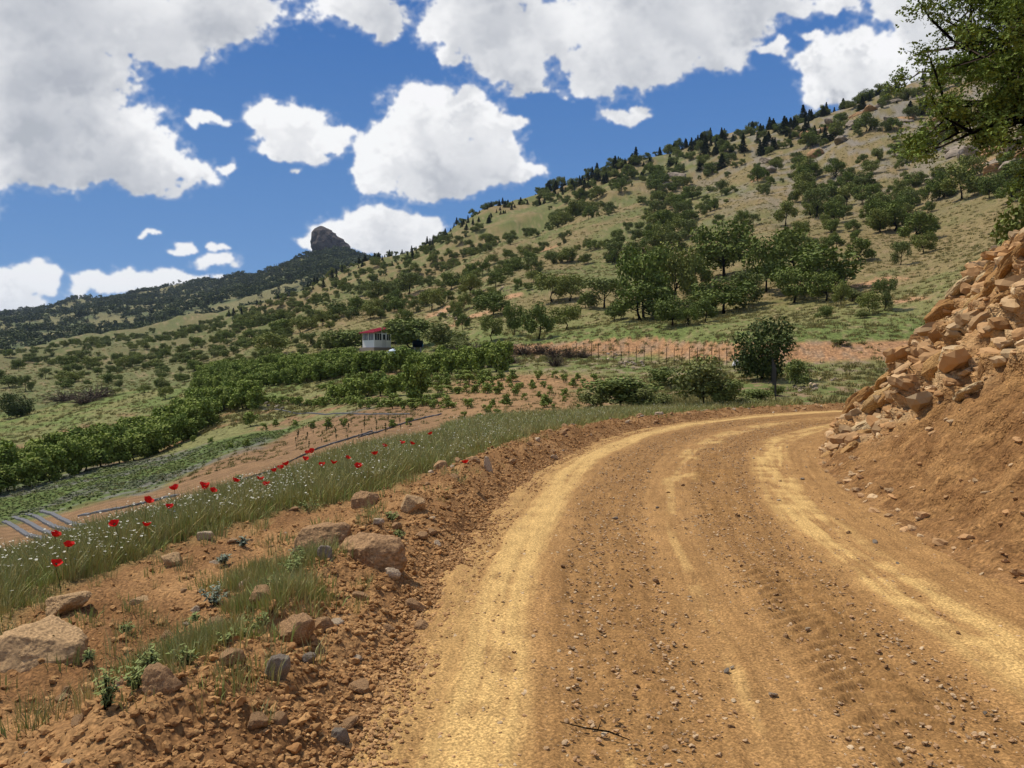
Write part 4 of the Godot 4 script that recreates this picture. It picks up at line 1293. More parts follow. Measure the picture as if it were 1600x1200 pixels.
const VINES := [
	[-8.15, -41.26, 0.56, 0.66, 0], [-7.38, -39.79, 0.51, 0.76, 0], [-6.67, -38.77, 0.4, 0.63, 0], [-5.81, -37.42, 0.5, 0.81, 0], [-5.14, -36.21, 0.53, 0.6, 0], [-4.38, -34.93, 0.41, 0.68, 0], [-3.54, -33.62, 0.51, 0.65, 0], [-2.66, -32.4, 0.42, 0.82, 0],
	[-19.93, -61.43, 0.51, 0.86, 1], [-19.23, -60.42, 0.59, 0.75, 1], [-18.89, -59.58, 0.63, 0.78, 1], [-18.19, -58.77, 0.73, 0.89, 1], [-17.74, -57.79, 0.5, 0.83, 1], [-17.15, -57.09, 0.5, 0.9, 1], [-16.7, -56.15, 0.73, 0.72, 1], [-16.1, -55.27, 0.62, 0.86, 1],
	[-15.41, -54.51, 0.56, 0.76, 1], [-15.04, -53.47, 0.69, 0.88, 1], [-14.51, -52.61, 0.68, 0.81, 1], [-13.78, -51.84, 0.54, 0.71, 1], [-13.35, -51.08, 0.57, 0.89, 1], [-12.69, -50.02, 0.67, 0.75, 1], [-12.18, -49.25, 0.69, 0.83, 1], [-11.7, -48.34, 0.73, 0.74, 1],
	[-11, -47.62, 0.55, 0.75, 1], [-10.49, -46.53, 0.68, 0.77, 1], [-9.91, -45.82, 0.55, 0.93, 1], [-9.42, -44.86, 0.66, 0.95, 1], [-8.91, -43.96, 0.67, 0.92, 1], [-8.37, -43.13, 0.63, 0.77, 1], [-7.87, -42.28, 0.5, 0.94, 1], [-7.34, -41.56, 0.51, 0.94, 1],
	[-6.74, -40.67, 0.49, 0.69, 1], [-6.11, -39.69, 0.67, 0.89, 1], [-5.71, -38.83, 0.58, 0.91, 1], [-4.99, -37.89, 0.5, 0.92, 1], [-4.41, -37.02, 0.51, 0.74, 1], [-4.06, -36.37, 0.7, 0.91, 1], [-3.38, -35.31, 0.65, 0.76, 1], [-2.96, -34.62, 0.68, 0.74, 1],
	[-15.27, -61.12, 0.47, 0.75, 2], [-14.67, -60.1, 0.56, 0.77, 2], [-13.9, -59.19, 0.68, 0.85, 2], [-13.51, -58.26, 0.58, 0.9, 2], [-12.83, -57.23, 0.6, 0.74, 2], [-12.1, -56.42, 0.67, 0.73, 2], [-11.7, -55.44, 0.66, 0.95, 2], [-11.09, -54.41, 0.59, 0.9, 2],
	[-10.44, -53.45, 0.56, 0.91, 2], [-9.81, -52.39, 0.54, 0.74, 2], [-9.1, -51.54, 0.5, 0.86, 2], [-8.64, -50.51, 0.64, 0.9, 2], [-7.9, -49.66, 0.57, 0.79, 2], [-7.23, -48.77, 0.69, 0.69, 2], [-6.78, -47.77, 0.7, 0.82, 2], [-6.13, -46.67, 0.53, 0.81, 2],
	[-5.49, -45.74, 0.66, 0.86, 2], [-4.93, -44.89, 0.51, 0.92, 2], [-4.24, -43.83, 0.51, 0.8, 2], [-3.61, -42.91, 0.5, 0.81, 2], [-2.97, -42.04, 0.52, 0.76, 2], [-2.41, -40.94, 0.51, 0.72, 2], [-1.91, -40.1, 0.6, 0.73, 2], [-1.28, -39.18, 0.71, 0.88, 2],
	[-0.73, -38.04, 0.49, 0.79, 2], [-6.72, -51.4, 0.76, 0.9, 3], [-6.2, -50.53, 0.58, 0.83, 3], [-5.43, -49.77, 0.66, 1.01, 3], [-4.64, -48.75, 0.73, 0.91, 3], [-4.06, -47.82, 0.66, 1, 3], [-3.16, -46.96, 0.71, 1, 3], [-2.56, -46.1, 0.76, 1.04, 3],
	[-1.75, -45.08, 0.8, 0.98, 3], [-1.07, -44.23, 0.64, 0.96, 3], [-13.14, -61.61, 0.89, 0.99, 4], [-12.29, -60.8, 0.77, 0.91, 4], [-11.57, -59.91, 0.85, 1.06, 4], [-10.95, -58.99, 0.89, 0.89, 4], [-10.15, -58.06, 0.64, 0.94, 4], [-9.5, -57.25, 0.94, 0.93, 4],
	[-8.79, -56.45, 0.81, 0.99, 4], [-7.97, -55.58, 0.9, 0.93, 4], [-7.27, -54.65, 0.69, 0.98, 4], [-6.55, -53.84, 0.67, 1.08, 4], [-5.83, -53.15, 0.72, 0.89, 4], [-5.19, -52.21, 0.77, 0.98, 4], [-4.38, -51.39, 0.7, 1, 4], [-3.52, -50.48, 0.7, 1.02, 4],
	[-2.92, -49.7, 0.67, 1.01, 4], [-2.1, -48.74, 0.78, 0.94, 4], [-1.52, -47.81, 0.74, 0.97, 4], [-0.65, -46.99, 0.78, 0.86, 4], [0.01, -46.3, 0.9, 0.88, 4],
]
const SAPLINGS := [
	[-7.6, -27.06, 0.19, 0], [-6.79, -25.7, 0.24, 0], [-8.32, -29.55, 0.24, 0], [-7.64, -28.51, 0.24, 0], [-6.55, -26.42, 0.16, 0], [-5.74, -25.09, 0.21, 0], [-5.07, -23.72, 0.18, 0], [-4.6, -23.07, 0.15, 0],
	[-4.12, -22.8, 0.14, 0], [-3.73, -22.7, 0.23, 0], [-8.65, -31, 0.31, 0], [-8.03, -30.14, 0.27, 0], [-7.1, -28.73, 0.22, 0], [-6.34, -27.61, 0.26, 0], [-5.7, -26.53, 0.21, 0], [-4.87, -24.89, 0.18, 0],
	[-4.36, -24.69, 0.2, 0], [-4.08, -24.79, 0.26, 0], [-3.55, -24.49, 0.18, 0], [-9.26, -33.31, 0.29, 0], [-8.12, -31.37, 0.2, 0], [-7.25, -30.02, 0.25, 0], [-6.95, -30.14, 0.18, 0], [-6.04, -28.39, 0.25, 0],
	[-5.18, -26.96, 0.27, 0], [-4.71, -26.74, 0.24, 0], [-4.24, -26.74, 0.24, 0], [-3.92, -26.85, 0.22, 0], [-9.65, -35.5, 0.24, 0], [-8.92, -34.12, 0.34, 0], [-7.82, -32.65, 0.32, 0], [-6.93, -31.25, 0.23, 0],
	[-6.44, -30.75, 0.23, 0], [-5.71, -29.79, 0.3, 0], [-5.28, -29.67, 0.19, 0], [-4.7, -29.2, 0.25, 0], [-4.02, -29.2, 0.18, 0],
]
const VALLEY := [
	[-81.77, -141.3, 2.46, 3.67], [-86.81, -157.39, 1.24, 1.59], [-150.76, -238.38, 1.44, 1.3], [-92.2, -189.11, 2.59, 2.47], [-68.02, -158.01, 0.95, 1.26], [-84.28, -135.23, 1.37, 1.28], [-48.16, -104.74, 1.69, 1.61], [-54.29, -132.03, 1.95, 2.6],
	[-197.25, -284.15, 2.95, 4.1], [-141.23, -209.79, 2.76, 2.76], [-50.53, -116.66, 0.9, 1.01], [-76.62, -147.06, 2, 1.97], [-63.2, -139.62, 1.78, 2.27], [-94.36, -165.77, 2.36, 3.46], [-53.26, -116.66, 1.22, 1.15], [-35.29, -88.57, 1.52, 1.67],
	[-83.68, -163.14, 1.7, 2.43], [-76.83, -132.03, 1.92, 2.75], [-66.37, -147.65, 0.95, 1], [-78.97, -139.07, 2.24, 3.21], [-46.91, -104.33, 1.22, 1.16], [-57.74, -109.45, 1.16, 1.57], [-55.19, -134.16, 1.55, 2.02], [-106.58, -192.15, 1.6, 2.16],
	[-57.88, -127.37, 1.01, 1.4], [-73.33, -159.28, 1.8, 2.58], [-46.96, -110.32, 1.34, 1.68], [-148.25, -231.81, 1.76, 2.33], [-85.52, -145.89, 1.7, 2.05], [-177.99, -273.03, 3.62, 4.07], [-100.98, -151.83, 2.45, 2.44], [-81.57, -158.65, 1.82, 1.66],
	[-49.94, -115.74, 1.48, 1.57], [-60.99, -133.09, 2.14, 2.92], [-160.95, -234.6, 1.79, 1.71], [-110.82, -162.49, 2.67, 3.14], [-32.59, -80.16, 0.76, 0.96], [-128.2, -222.74, 3.03, 3.2], [-64.41, -122.88, 2.22, 2.89], [-91.52, -158.65, 1.36, 2.01],
	[-49.45, -125.86, 0.82, 0.86], [-47.38, -103.91, 1.97, 1.84], [-89.4, -136.86, 2.58, 3.36], [-89.1, -147.06, 2.28, 2.2], [-119.61, -199.98, 1.48, 1.76], [-144.44, -223.63, 1.68, 2.19], [-98.04, -141.3, 1.44, 1.33], [-56.24, -136.32, 1.94, 2.76],
	[-64.98, -153.05, 1.46, 1.4], [-35.09, -85.11, 1.35, 1.58], [-71.87, -130.46, 1.2, 1.24], [-96.51, -141.87, 2.01, 1.98], [-60.29, -140.18, 1.4, 1.39], [-131.45, -220.97, 2.23, 2.43], [-64.56, -153.66, 2.11, 1.97], [-96.97, -176, 1.54, 1.57],
	[-29.64, -75.8, 0.75, 0.81], [-69.16, -163.8, 1.84, 1.98], [-60.27, -151.83, 1.76, 1.94], [-187.5, -286.43, 3.34, 4.06], [-114.1, -178.12, 2.82, 2.91], [-101.94, -195.25, 1.44, 1.96], [-82.64, -172.52, 1.17, 1.11], [-70.17, -137.41, 1.37, 1.4],
	[-57.8, -113.45, 1.64, 1.67], [-94.59, -139.62, 1.77, 2.35], [-49.8, -115.27, 0.84, 1.22], [-138.83, -225.42, 2.95, 3.31], [-124.9, -192.92, 2.38, 2.15], [-80.7, -150.02, 1.81, 1.76], [-48.5, -101.45, 1.23, 1.63], [-72.77, -125.36, 1.1, 1.57],
	[-42.37, -104.74, 1.29, 1.57], [-120.53, -226.32, 2.9, 3], [-162.39, -253.09, 1.96, 2.73], [-179.17, -260.26, 2.95, 3], [-108.08, -156.13, 2.13, 2.59], [-91.83, -190.63, 2.43, 3.23], [-173.06, -253.09, 2.49, 2.99], [-145.25, -237.43, 2.17, 2.13],
	[-53.38, -103.5, 1.06, 1.32], [-81.43, -173.9, 2.24, 3.28], [-94.33, -163.14, 2.45, 2.98], [-66.69, -145.31, 1.28, 1.41], [-40.87, -90.72, 1.73, 1.61], [-54.21, -132.03, 1.32, 1.69], [-89.07, -221.85, 1.77, 1.98], [-78.63, -170.47, 2.26, 3.1],
	[-40.23, -121.9, 1.72, 2.3], [-90.45, -211.48, 2.01, 2.36], [-28.78, -113.9, 1.06, 1.24], [-49.18, -128.39, 1.24, 1.3], [-37.4, -109.88, 1.24, 1.29], [-71.37, -190.63, 1.64, 1.57], [-44.62, -126.36, 1.52, 1.8], [-49.9, -161.2, 1.87, 2.25],
	[-77.51, -214.02, 2.54, 2.3], [-62.42, -154.28, 1.43, 1.68], [-32.67, -138.51, 1.83, 1.8], [-96.49, -200.78, 2.16, 2.01], [-70.12, -159.92, 2.08, 2.03], [-45.42, -142.44, 1.97, 2.58], [-51.79, -143.58, 1.87, 2.39], [-53.42, -143.58, 1.83, 2.49],
	[-89.62, -192.92, 1.45, 1.86], [-58.88, -171.83, 2.52, 2.99], [-59.75, -154.28, 2.16, 2.6], [-59.04, -156.76, 1.52, 1.66], [-70.7, -201.58, 1.99, 2.58], [-36.56, -134.16, 1.45, 1.44], [-55.02, -159.28, 1.3, 1.76], [-66.99, -162.49, 2.23, 3.08],
	[-45.17, -123.37, 1.64, 1.91], [-26.97, -115.74, 1.31, 1.63], [-68.32, -200.78, 2.92, 3.62], [-56.73, -162.49, 2.28, 3.16], [-76.18, -206.47, 2.51, 3.51], [-93.25, -229.05, 3.11, 3.06], [-58.94, -142.44, 1.94, 2.25], [-89.04, -189.87, 2.4, 3.14],
	[-20.17, -85.79, 0.91, 0.89], [-67.33, -199.18, 2.97, 3.62], [-49.86, -172.52, 2.18, 1.97], [-69.47, -166.43, 1.97, 2.44], [-51.79, -158.65, 2.37, 2.81], [-98.52, -215.74, 1.78, 1.7], [-35.04, -125.36, 1.69, 1.58],
]
# x, z, width, height, tone
const BOULDERS := [
	[-2.65, -4.28, 0.48, 0.28, 0], [-3.01, -5.16, 0.31, 0.15, 0], [-1.51, -6.17, 0.45, 0.28, 1], [-1.05, -5.78, 0.5, 0.3, 1], [-1.35, -5.51, 0.12, 0.16, 3], [-1.66, -8.67, 0.29, 0.23, 1], [-0.99, -7.62, 0.23, 0.2, 0], [-1.01, -11.05, 0.22, 0.17, 1],
	[-0.33, -10.7, 0.14, 0.27, 2], [-0.55, -10.75, 0.2, 0.13, 1], [-1.49, -4.54, 0.17, 0.13, 1], [-1.7, -4.39, 0.15, 0.08, 1], [-1.19, -4.26, 0.22, 0.14, 1], [-1.1, -4.42, 0.13, 0.1, 1], [-1.14, -3.7, 0.11, 0.14, 3], [-0.77, -3.4, 0.07, 0.09, 3],
	[-1.09, -3.24, 0.09, 0.06, 1], [-0.6, -4.95, 0.12, 0.06, 1], [-2.57, -5.26, 0.15, 0.09, 0], [-1.53, -3.29, 0.17, 0.14, 1], [-2.9, -7.23, 0.14, 0.1, 2], [-2.8, -6.28, 0.18, 0.11, 0], [-1, -5.03, 0.12, 0.07, 1], [-1.37, -4.79, 0.12, 0.07, 1],
	[-1.05, -4.52, 0.1, 0.06, 2], [-1.35, -3.69, 0.12, 0.08, 1], [-2.11, -5.09, 0.08, 0.05, 2], [-1.86, -3.59, 0.08, 0.05, 1], [-2.18, -3.69, 0.07, 0.04, 1], [-1.02, -3.32, 0.08, 0.05, 1], [-1.05, -3.94, 0.07, 0.05, 3], [-0.77, -4.73, 0.08, 0.05, 1],
	[-0.72, -9.57, 0.13, 0.08, 1], [0, -11.49, 0.13, 0.09, 1], [-1.17, -6.7, 0.1, 0.08, 2], [-1.04, -6.93, 0.09, 0.07, 1], [1.03, -15.47, 0.15, 0.13, 1], [3.52, -21.17, 0.21, 0.16, 1], [4.27, -22.34, 0.26, 0.19, 2], [-1.15, -13.87, 0.16, 0.12, 0],
	[-1.82, -7.31, 0.12, 0.07, 1], [-2.52, -6.44, 0.1, 0.05, 2],
]
# x, z, height, size
const POPPIES := [
	[-3.53, -7.34, 0.44, 1.12], [-3.65, -8.33, 0.46, 1.1], [-3.68, -8.06, 0.25, 0.91], [-3.26, -10.45, 0.28, 0.88], [-3.28, -10.89, 0.25, 1.05], [-3.52, -6.87, 0.26, 1.01], [-3.35, -6.9, 0.25, 0.87], [-4.23, -7.14, 0.26, 1.05],
	[-3.71, -6.34, 0.25, 1], [-3.37, -5.7, 0.26, 0.94], [-3.47, -8.74, 0.34, 1.18], [-3.48, -8.9, 0.26, 0.96], [-3.81, -9.68, 0.25, 1.14], [-3.24, -11.22, 0.28, 1.06], [-3.14, -11.61, 0.26, 1.02], [-3.53, -13.28, 0.31, 0.94],
	[-3.25, -12.7, 0.28, 1.1], [-2.2, -13.11, 0.25, 0.96], [-1.5, -14.58, 0.26, 1.02], [-2.66, -10.68, 0.25, 0.94], [-2.44, -10.32, 0.26, 0.98], [-2.1, -10.17, 0.25, 1.19], [-3.52, -9.63, 0.29, 1.05], [-3.18, -9.71, 0.26, 1.04],
	[-2.95, -9.29, 0.25, 0.99], [-2.43, -11.27, 0.26, 0.89], [-1.94, -13.12, 0.25, 0.97], [-1.65, -12.41, 0.26, 0.92], [-0.62, -9.35, 0.26, 0.93], [-2.04, -11.69, 0.25, 1.08],
]
const PLANTS := [
	[-2, -5.11, 0.16, 0.2, 1], [-2.39, -4.71, 0.09, 0.12, 0], [-2.37, -6.28, 0.09, 0.13, 1], [-2.57, -4.24, 0.15, 0.14, 0], [-1.92, -4.62, 0.07, 0.08, 0], [-1.7, -3.19, 0.19, 0.11, 0], [-1.74, -3.67, 0.18, 0.18, 0], [-1.59, -3.71, 0.14, 0.15, 0],
	[-2.43, -6.9, 0.09, 0.11, 1], [-2.25, -8.48, 0.17, 0.35, 0], [-1.79, -6.36, 0.11, 0.13, 1], [-2.29, -4.11, 0.1, 0.05, 0], [-1.64, -3.31, 0.11, 0.12, 0], [-1.48, -5.15, 0.17, 0.26, 0], [-1.49, -4.79, 0.14, 0.2, 0], [-1.41, -4.24, 0.14, 0.18, 0],
	[-1.45, -4.07, 0.1, 0.14, 0], [-1.51, -5.5, 0.16, 0.2, 0], [-1.49, -3.99, 0.07, 0.1, 0], [-1.01, -6.78, 0.08, 0.14, 0], [-1.15, -7.27, 0.1, 0.18, 0], [5.21, -11, 0.07, 0.13, 0], [7.05, -11.63, 0.1, 0.14, 1],
]
const FENCE := [
	[5.01, -60.38], [5.56, -59.9], [6.08, -59.18], [6.58, -58.48], [7.09, -58.01], [7.57, -57.32], [8.07, -56.87], [8.56, -56.42],
	[9.04, -55.97], [9.51, -55.52], [9.93, -54.86], [10.35, -54.21], [10.71, -53.35], [11.05, -52.5], [11.38, -51.67], [11.7, -50.85],
	[11.96, -49.85], [12.2, -48.86], [12.48, -48.09], [12.69, -47.14], [12.95, -46.39], [13.14, -45.48], [13.37, -44.76], [13.64, -44.22],
]
const MESH_FENCE := [
	[14.22, -42.49], [13.56, -40.34], [12.92, -38.3], [12.03, -35.5], [11.28, -33.18], [10.71, -31.37], [10.17, -29.67],
]
const HOSES := [
	[-8.51, -18.3, -8.32, -18.37, -8.09, -18.37, -7.83, -18.3, -7.57, -18.23, -7.28, -18.08, -7.03, -18.01, -6.83, -18.08, -6.69, -18.3, -6.56, -18.6, -6.49, -19.05, -6.48, -19.74, -6.43, -20.38, -6.45, -21.13, -6.43, -21.82, -6.38, -22.43, -6.32, -23.07, -6.23, -23.63, -6.13, -24.2, -5.78, -24.2, -5.45, -24.3, -5.14, -24.49, -4.86, -24.89, -4.62, -25.59],
	[-5.96, -14.35, -5.69, -14.18, -5.45, -14.06, -5.28, -14.12, -5.14, -14.29, -5.11, -14.75, -5.14, -15.48, -5.02, -15.92, -4.76, -15.92, -4.39, -15.54, -4, -15.05, -3.66, -14.69, -3.39, -14.58, -3.26, -14.81, -3.15, -15.17, -3.07, -15.73, -3, -16.43, -2.95, -17.31],
	[-13.24, -23.44, -12.72, -22.98, -12.27, -22.61, -11.83, -22.26, -11.45, -21.99, -11.11, -21.82, -10.92, -21.9, -10.77, -22.17, -10.54, -22.26, -10.26, -22.26, -9.9, -22.08, -9.47, -21.73],
	[-18.42, -27.72, -17.83, -27.06, -17.06, -26.11, -16.25, -25.09, -15.48, -24.11, -14.75, -23.16, -14.05, -22.26, -13.34, -21.38, -12.61, -20.47, -11.92, -19.59, -11.26, -18.75, -10.39, -17.52],
	[-18.73, -28.73, -18.04, -27.94, -17.45, -27.28, -16.6, -26.21, -15.73, -25.09, -14.85, -23.91, -14.01, -22.8, -13.14, -21.64, -12.32, -20.55, -11.54, -19.51, -10.82, -18.52, -9.55, -16.56],
	[-18.48, -29.08, -17.79, -28.28, -17.06, -27.39, -16.3, -26.42, -15.32, -25.09, -14.39, -23.82, -13.52, -22.61, -12.68, -21.47, -11.88, -20.38, -11.13, -19.35, -10.43, -18.37, -9.09, -16.24],
	[-17.78, -28.85, -17.13, -28.05, -16.5, -27.28, -15.82, -26.42, -14.94, -25.19, -14.1, -24.01, -13.31, -22.89, -12.42, -21.64, -11.59, -20.47, -10.81, -19.35, -10.12, -18.37, -8.82, -16.24],
	[-4.77, -23.91, -4.56, -24.2, -4.37, -24.69, -4.22, -25.39, -4.1, -26.42, -3.93, -27.28, -3.73, -28.05, -3.55, -28.51, -3.35, -28.85, -3.15, -29.2, -2.95, -29.55, -2.73, -29.9],
	[-17.84, -55.08, -16.19, -52.92, -14.53, -50.45, -12.88, -47.71, -11.37, -45.11, -9.94, -42.49, -8.61, -39.86, -7.42, -37.25, -6.44, -35.22, -5.64, -33.98, -4.94, -33.04, -4.27, -32.13],
]
# x, z, size
const RUBBLE := [
	[7.85, -53.99, 0.22], [8.54, -53.99, 0.24], [8.53, -53.56, 0.24], [8.41, -55.3, 0.16], [8.25, -55.97, 0.27], [8.12, -51.47, 0.17], [8.08, -53.35, 0.11], [8.18, -55.74, 0.26],
	[7.71, -55.52, 0.14], [7.88, -55.3, 0.25], [8.57, -53.35, 0.18], [7.7, -52.5, 0.15], [7.88, -56.19, 0.15], [7.91, -54.42, 0.12], [8.68, -55.52, 0.21], [8.66, -53.35, 0.15],
	[7.61, -54.86, 0.1], [7.85, -53.78, 0.11], [8.21, -55.74, 0.17], [9.35, -55.52, 0.26], [8.48, -55.08, 0.14], [9.11, -53.99, 0.21], [7.61, -53.78, 0.21], [8.13, -55.52, 0.25],
	[7.39, -53.35, 0.12], [8.97, -52.5, 0.22], [13.09, -35.08, 0.06], [12.93, -34.25, 0.09], [12.88, -34.66, 0.09], [13.01, -35.22, 0.16], [12.71, -35.5, 0.09], [12.33, -34.39, 0.1],
	[13.68, -34.66, 0.15], [12.88, -34.53, 0.16], [12.97, -34.94, 0.09], [13.15, -33.84, 0.08], [13.77, -35.36, 0.07], [13.19, -35.65, 0.15], [13.37, -35.36, 0.07], [13.49, -35.08, 0.17],
	[13.25, -36.08, 0.16], [12.97, -35.5, 0.07], [13.19, -35.65, 0.12], [13.24, -34.94, 0.15], [13.42, -34.39, 0.15], [12.62, -33.84, 0.17], [13.01, -35.65, 0.09], [13.24, -34.53, 0.1],
	[7.94, -58.71, 0.12], [7.9, -61.1, 0.15], [7.8, -58.48, 0.18], [8.42, -59.9, 0.16], [8.18, -59.9, 0.21], [7.26, -58.25, 0.2], [8.05, -60.38, 0.23], [7.56, -60.62, 0.25],
	[8.12, -60.14, 0.16], [7.63, -59.18, 0.11], [14.14, -35.93, 0.14], [14.17, -36.22, 0.1], [14.05, -36.22, 0.08], [14.32, -36.22, 0.18], [14.4, -36.51, 0.15], [14.61, -36.22, 0.07],
	[14.08, -36.37, 0.08], [14.32, -36.37, 0.17], [14.35, -36.95, 0.18], [14.35, -36.66, 0.09], [-16.84, -55.08, 0.23], [-16.95, -55.97, 0.13], [-18.85, -58.95, 0.28], [-15.75, -52.71, 0.23],
	[-17.5, -56.87, 0.13], [-17.04, -56.19, 0.16], [-17.99, -56.87, 0.25], [-16.92, -55.08, 0.2], [-8.36, -114.82, 0.46], [-6.18, -109.45, 0.36], [-7.78, -112.1, 0.3], [-7.65, -112.1, 0.44],
	[-6.94, -109.01, 0.53], [-7.2, -110.32, 0.34], [-6.9, -108.57, 0.18], [-6.8, -111.21, 0.48], [-7.86, -112.1, 0.43], [-8.09, -113, 0.31], [-10.62, -121.9, 0.54], [-9.04, -119.02, 0.31],
	[-10.5, -121.9, 0.34], [-9.29, -119.02, 0.33], [-11.78, -124.86, 0.58], [-8.08, -118.54, 0.58], [-10.85, -124.86, 0.23], [-10.19, -123.37, 0.33], [-11.7, -126.87, 0.41], [-9.99, -121.9, 0.34],
	[-0.88, -124.86, 0.29], [-1.48, -127.37, 0.25], [-1.52, -127.37, 0.46], [-1.98, -125.86, 0.45], [-1.38, -124.86, 0.28], [-0.19, -124.86, 0.25], [-0.61, -124.86, 0.25], [-1.71, -126.36, 0.42],
	[15.58, -38.92, 0.14], [15.87, -38.15, 0.14], [15.99, -38.46, 0.07], [14.94, -38.46, 0.13], [16.08, -39.86, 0.08], [16.33, -38.61, 0.08], [16.15, -39.23, 0.09], [16.26, -38.76, 0.16],
]

func build_things() -> void:
	var m := mat("trunk", 0.95, 0.2)
	make_kinds()
	print("kinds ", Time.get_ticks_msec())
	build_hill_trees()
	build_planting()
	print("trees ", Time.get_ticks_msec())
	build_mountain_cover()
	build_cabin()
	build_fences()
	build_stones()
	print("stones ", Time.get_ticks_msec())
	build_grass()
	build_flowers()
	build_near_oak()
	build_small_things()


func build_hill_trees() -> void:
	rng.seed = 101
	for t in OAKS:
		var at := ground_point(t[0], t[1])
		var meadow: bool = t[1] > -100.0 and t[0] > 6.0
		plant("oak", "oak_tree", at, t[2], t[3] * 1.25, sized("%s oak in the grove on the green meadow above the red earth bank" if meadow else "%s oak on the slope just above the cabin and terraces", t[2], t[3], 6.0 if meadow else 5.0), "tree", "oaks of the meadow grove" if meadow else "oaks above the terraces")
	plant("dark", "oak_tree", ground_point(12.71, -39.23), 3.55, 3.2, "dense dark green tree standing alone by the wire mesh fence at the bend", "tree", "")
	plant("dark", "oak_tree", ground_point(-62.25, -96.71), 3.5, 4.2, "dark spreading tree alone on the pale field beyond the low orchard", "tree", "")
	var spots := []
	var tries := 0
	while spots.size() < 1950 and tries < 40000:
		tries += 1
		var d := sqrt(rng.randf_range(60.0 * 60.0, 372.0 * 372.0))
		var az := rng.randf_range(-0.62, 0.60)
		var x := tan(az) * d
		var z := -d
		var h := height(x, z)
		var k := land_k
		if k < 7.6 or k > (12.06 if az > -0.3 else 12.6): continue
		var u := 800.0 + FOCAL * tan(az)
		var clump := broad.get_noise_2d(x * 0.035 + 3.0, z * 0.035) + 0.35 * broad.get_noise_2d(x * 0.012, z * 0.012 + 8.0)
		var want := 0.30 + 1.5 * clump + 0.22 * smooth(9.6, 10.2, k) * smooth(760.0, 950.0, u)
		want += 0.25 * smooth(11.0, 11.9, k)
		want += 0.28 * (1.0 - smooth(700.0, 900.0, u)) - 0.25 * band(k, 7.9, 0.7) * (1.0 - smooth(800.0, 900.0, u))
		if u > 840.0 and u < 1230.0: want -= 0.75 * band(k, 9.0 + (u - 1000.0) * 0.0008, 0.5)
		if u > 1180.0: want -= 0.25 * band(k, 8.7, 0.7)
		want -= 0.5 * band(k, 8.0, 0.4) * smooth(800.0, 900.0, u)
		want -= 0.22 * (1.0 - smooth(300.0, 480.0, u))
		if rng.randf() > want: continue
		var near := false
		for t in OAKS:
			if Vector2(x - t[0], z - t[1]).length() < t[3] * 0.55: near = true
		for c in SCARS:
			if Vector2(x - c[0], z - c[1]).length() < c[2] * 1.1: near = true
		if near: continue
		var pine := k > 11.3 and rng.randf() < 0.55
		var tall := rng.randf_range(1.9, 4.9) * (0.72 if u < 850.0 else 1.0)
		if rng.randf() < 0.12: tall *= 1.3
		if rng.randf() < 0.3: tall *= 0.5
		var up := "just below the crest" if k > 11.2 else ("on the upper slope" if k > 10.2 else ("halfway up the slope" if k > 9.2 else "low on the slope"))
		var by := "over the open valley" if u < 420.0 else ("towards the rock-topped mountain" if u < 620.0 else ("above the cabin" if u < 860.0 else ("above the meadow grove" if u < 1240.0 else "above the cut bank")))
		spots.append([tall / d * (1.0 if not pine else 0.9), x, h, z, tall, pine, up + " " + by, tall * rng.randf_range(0.7, 1.4)])
	spots.sort_custom(func(a, b): return a[0] > b[0])
	var oaks := 0
	var pines := 0
	var rest := [[], [], []]
	var rest_tint := [PackedColorArray(), PackedColorArray(), PackedColorArray()]
	var rest_pines := []
	for s in spots:
		var at := Vector3(s[1], s[2] - 0.1, s[3])
		if s[5] and pines < 220:
			pines += 1
			plant("conifer", "conifer", at, s[4] * rng.randf_range(0.85, 1.25), s[4] * rng.randf_range(1.5, 2.2), ("tall" if s[4] > 4.4 else ("short" if s[4] < 3.0 else "middling")) + " dark conifer " + s[6], "tree", "conifers along the hillside crest")
		elif not s[5] and oaks < 245:
			oaks += 1
			plant("oak", "oak_tree", at, s[4], s[7], sized("%s oak " + s[6], s[4], s[7], 4.6), "tree", "oaks scattered over the hillside")
		elif s[5]:
			rest_pines.append(upright(at, s[4] * rng.randf_range(0.85, 1.25), s[4] * rng.randf_range(1.5, 2.2)))
		else:
			var v := rng.randi() % 3
			rest[v].append(upright(at, s[4], s[4] * rng.randf_range(1.0, 1.35)))
	var wood := base("hillside_woodland", Vector3.ZERO)
	tag(wood, "distant oaks and conifers massed over the upper hillside", "woodland", "", "stuff")
	for v in 3:
		many("crowns", kinds.oak[v][1][1], mats.leaf, rest[v], PackedColorArray(), "distant oak crowns", "", wood)
	many("conifers", kinds.conifer[0][1][1], mats.leaf, rest_pines, PackedColorArray(), "distant conifers", "", wood)
	print("hill ", spots.size(), " tries ", tries, " rest ", rest[0].size() + rest[1].size() + rest[2].size(), " pines ", rest_pines.size())


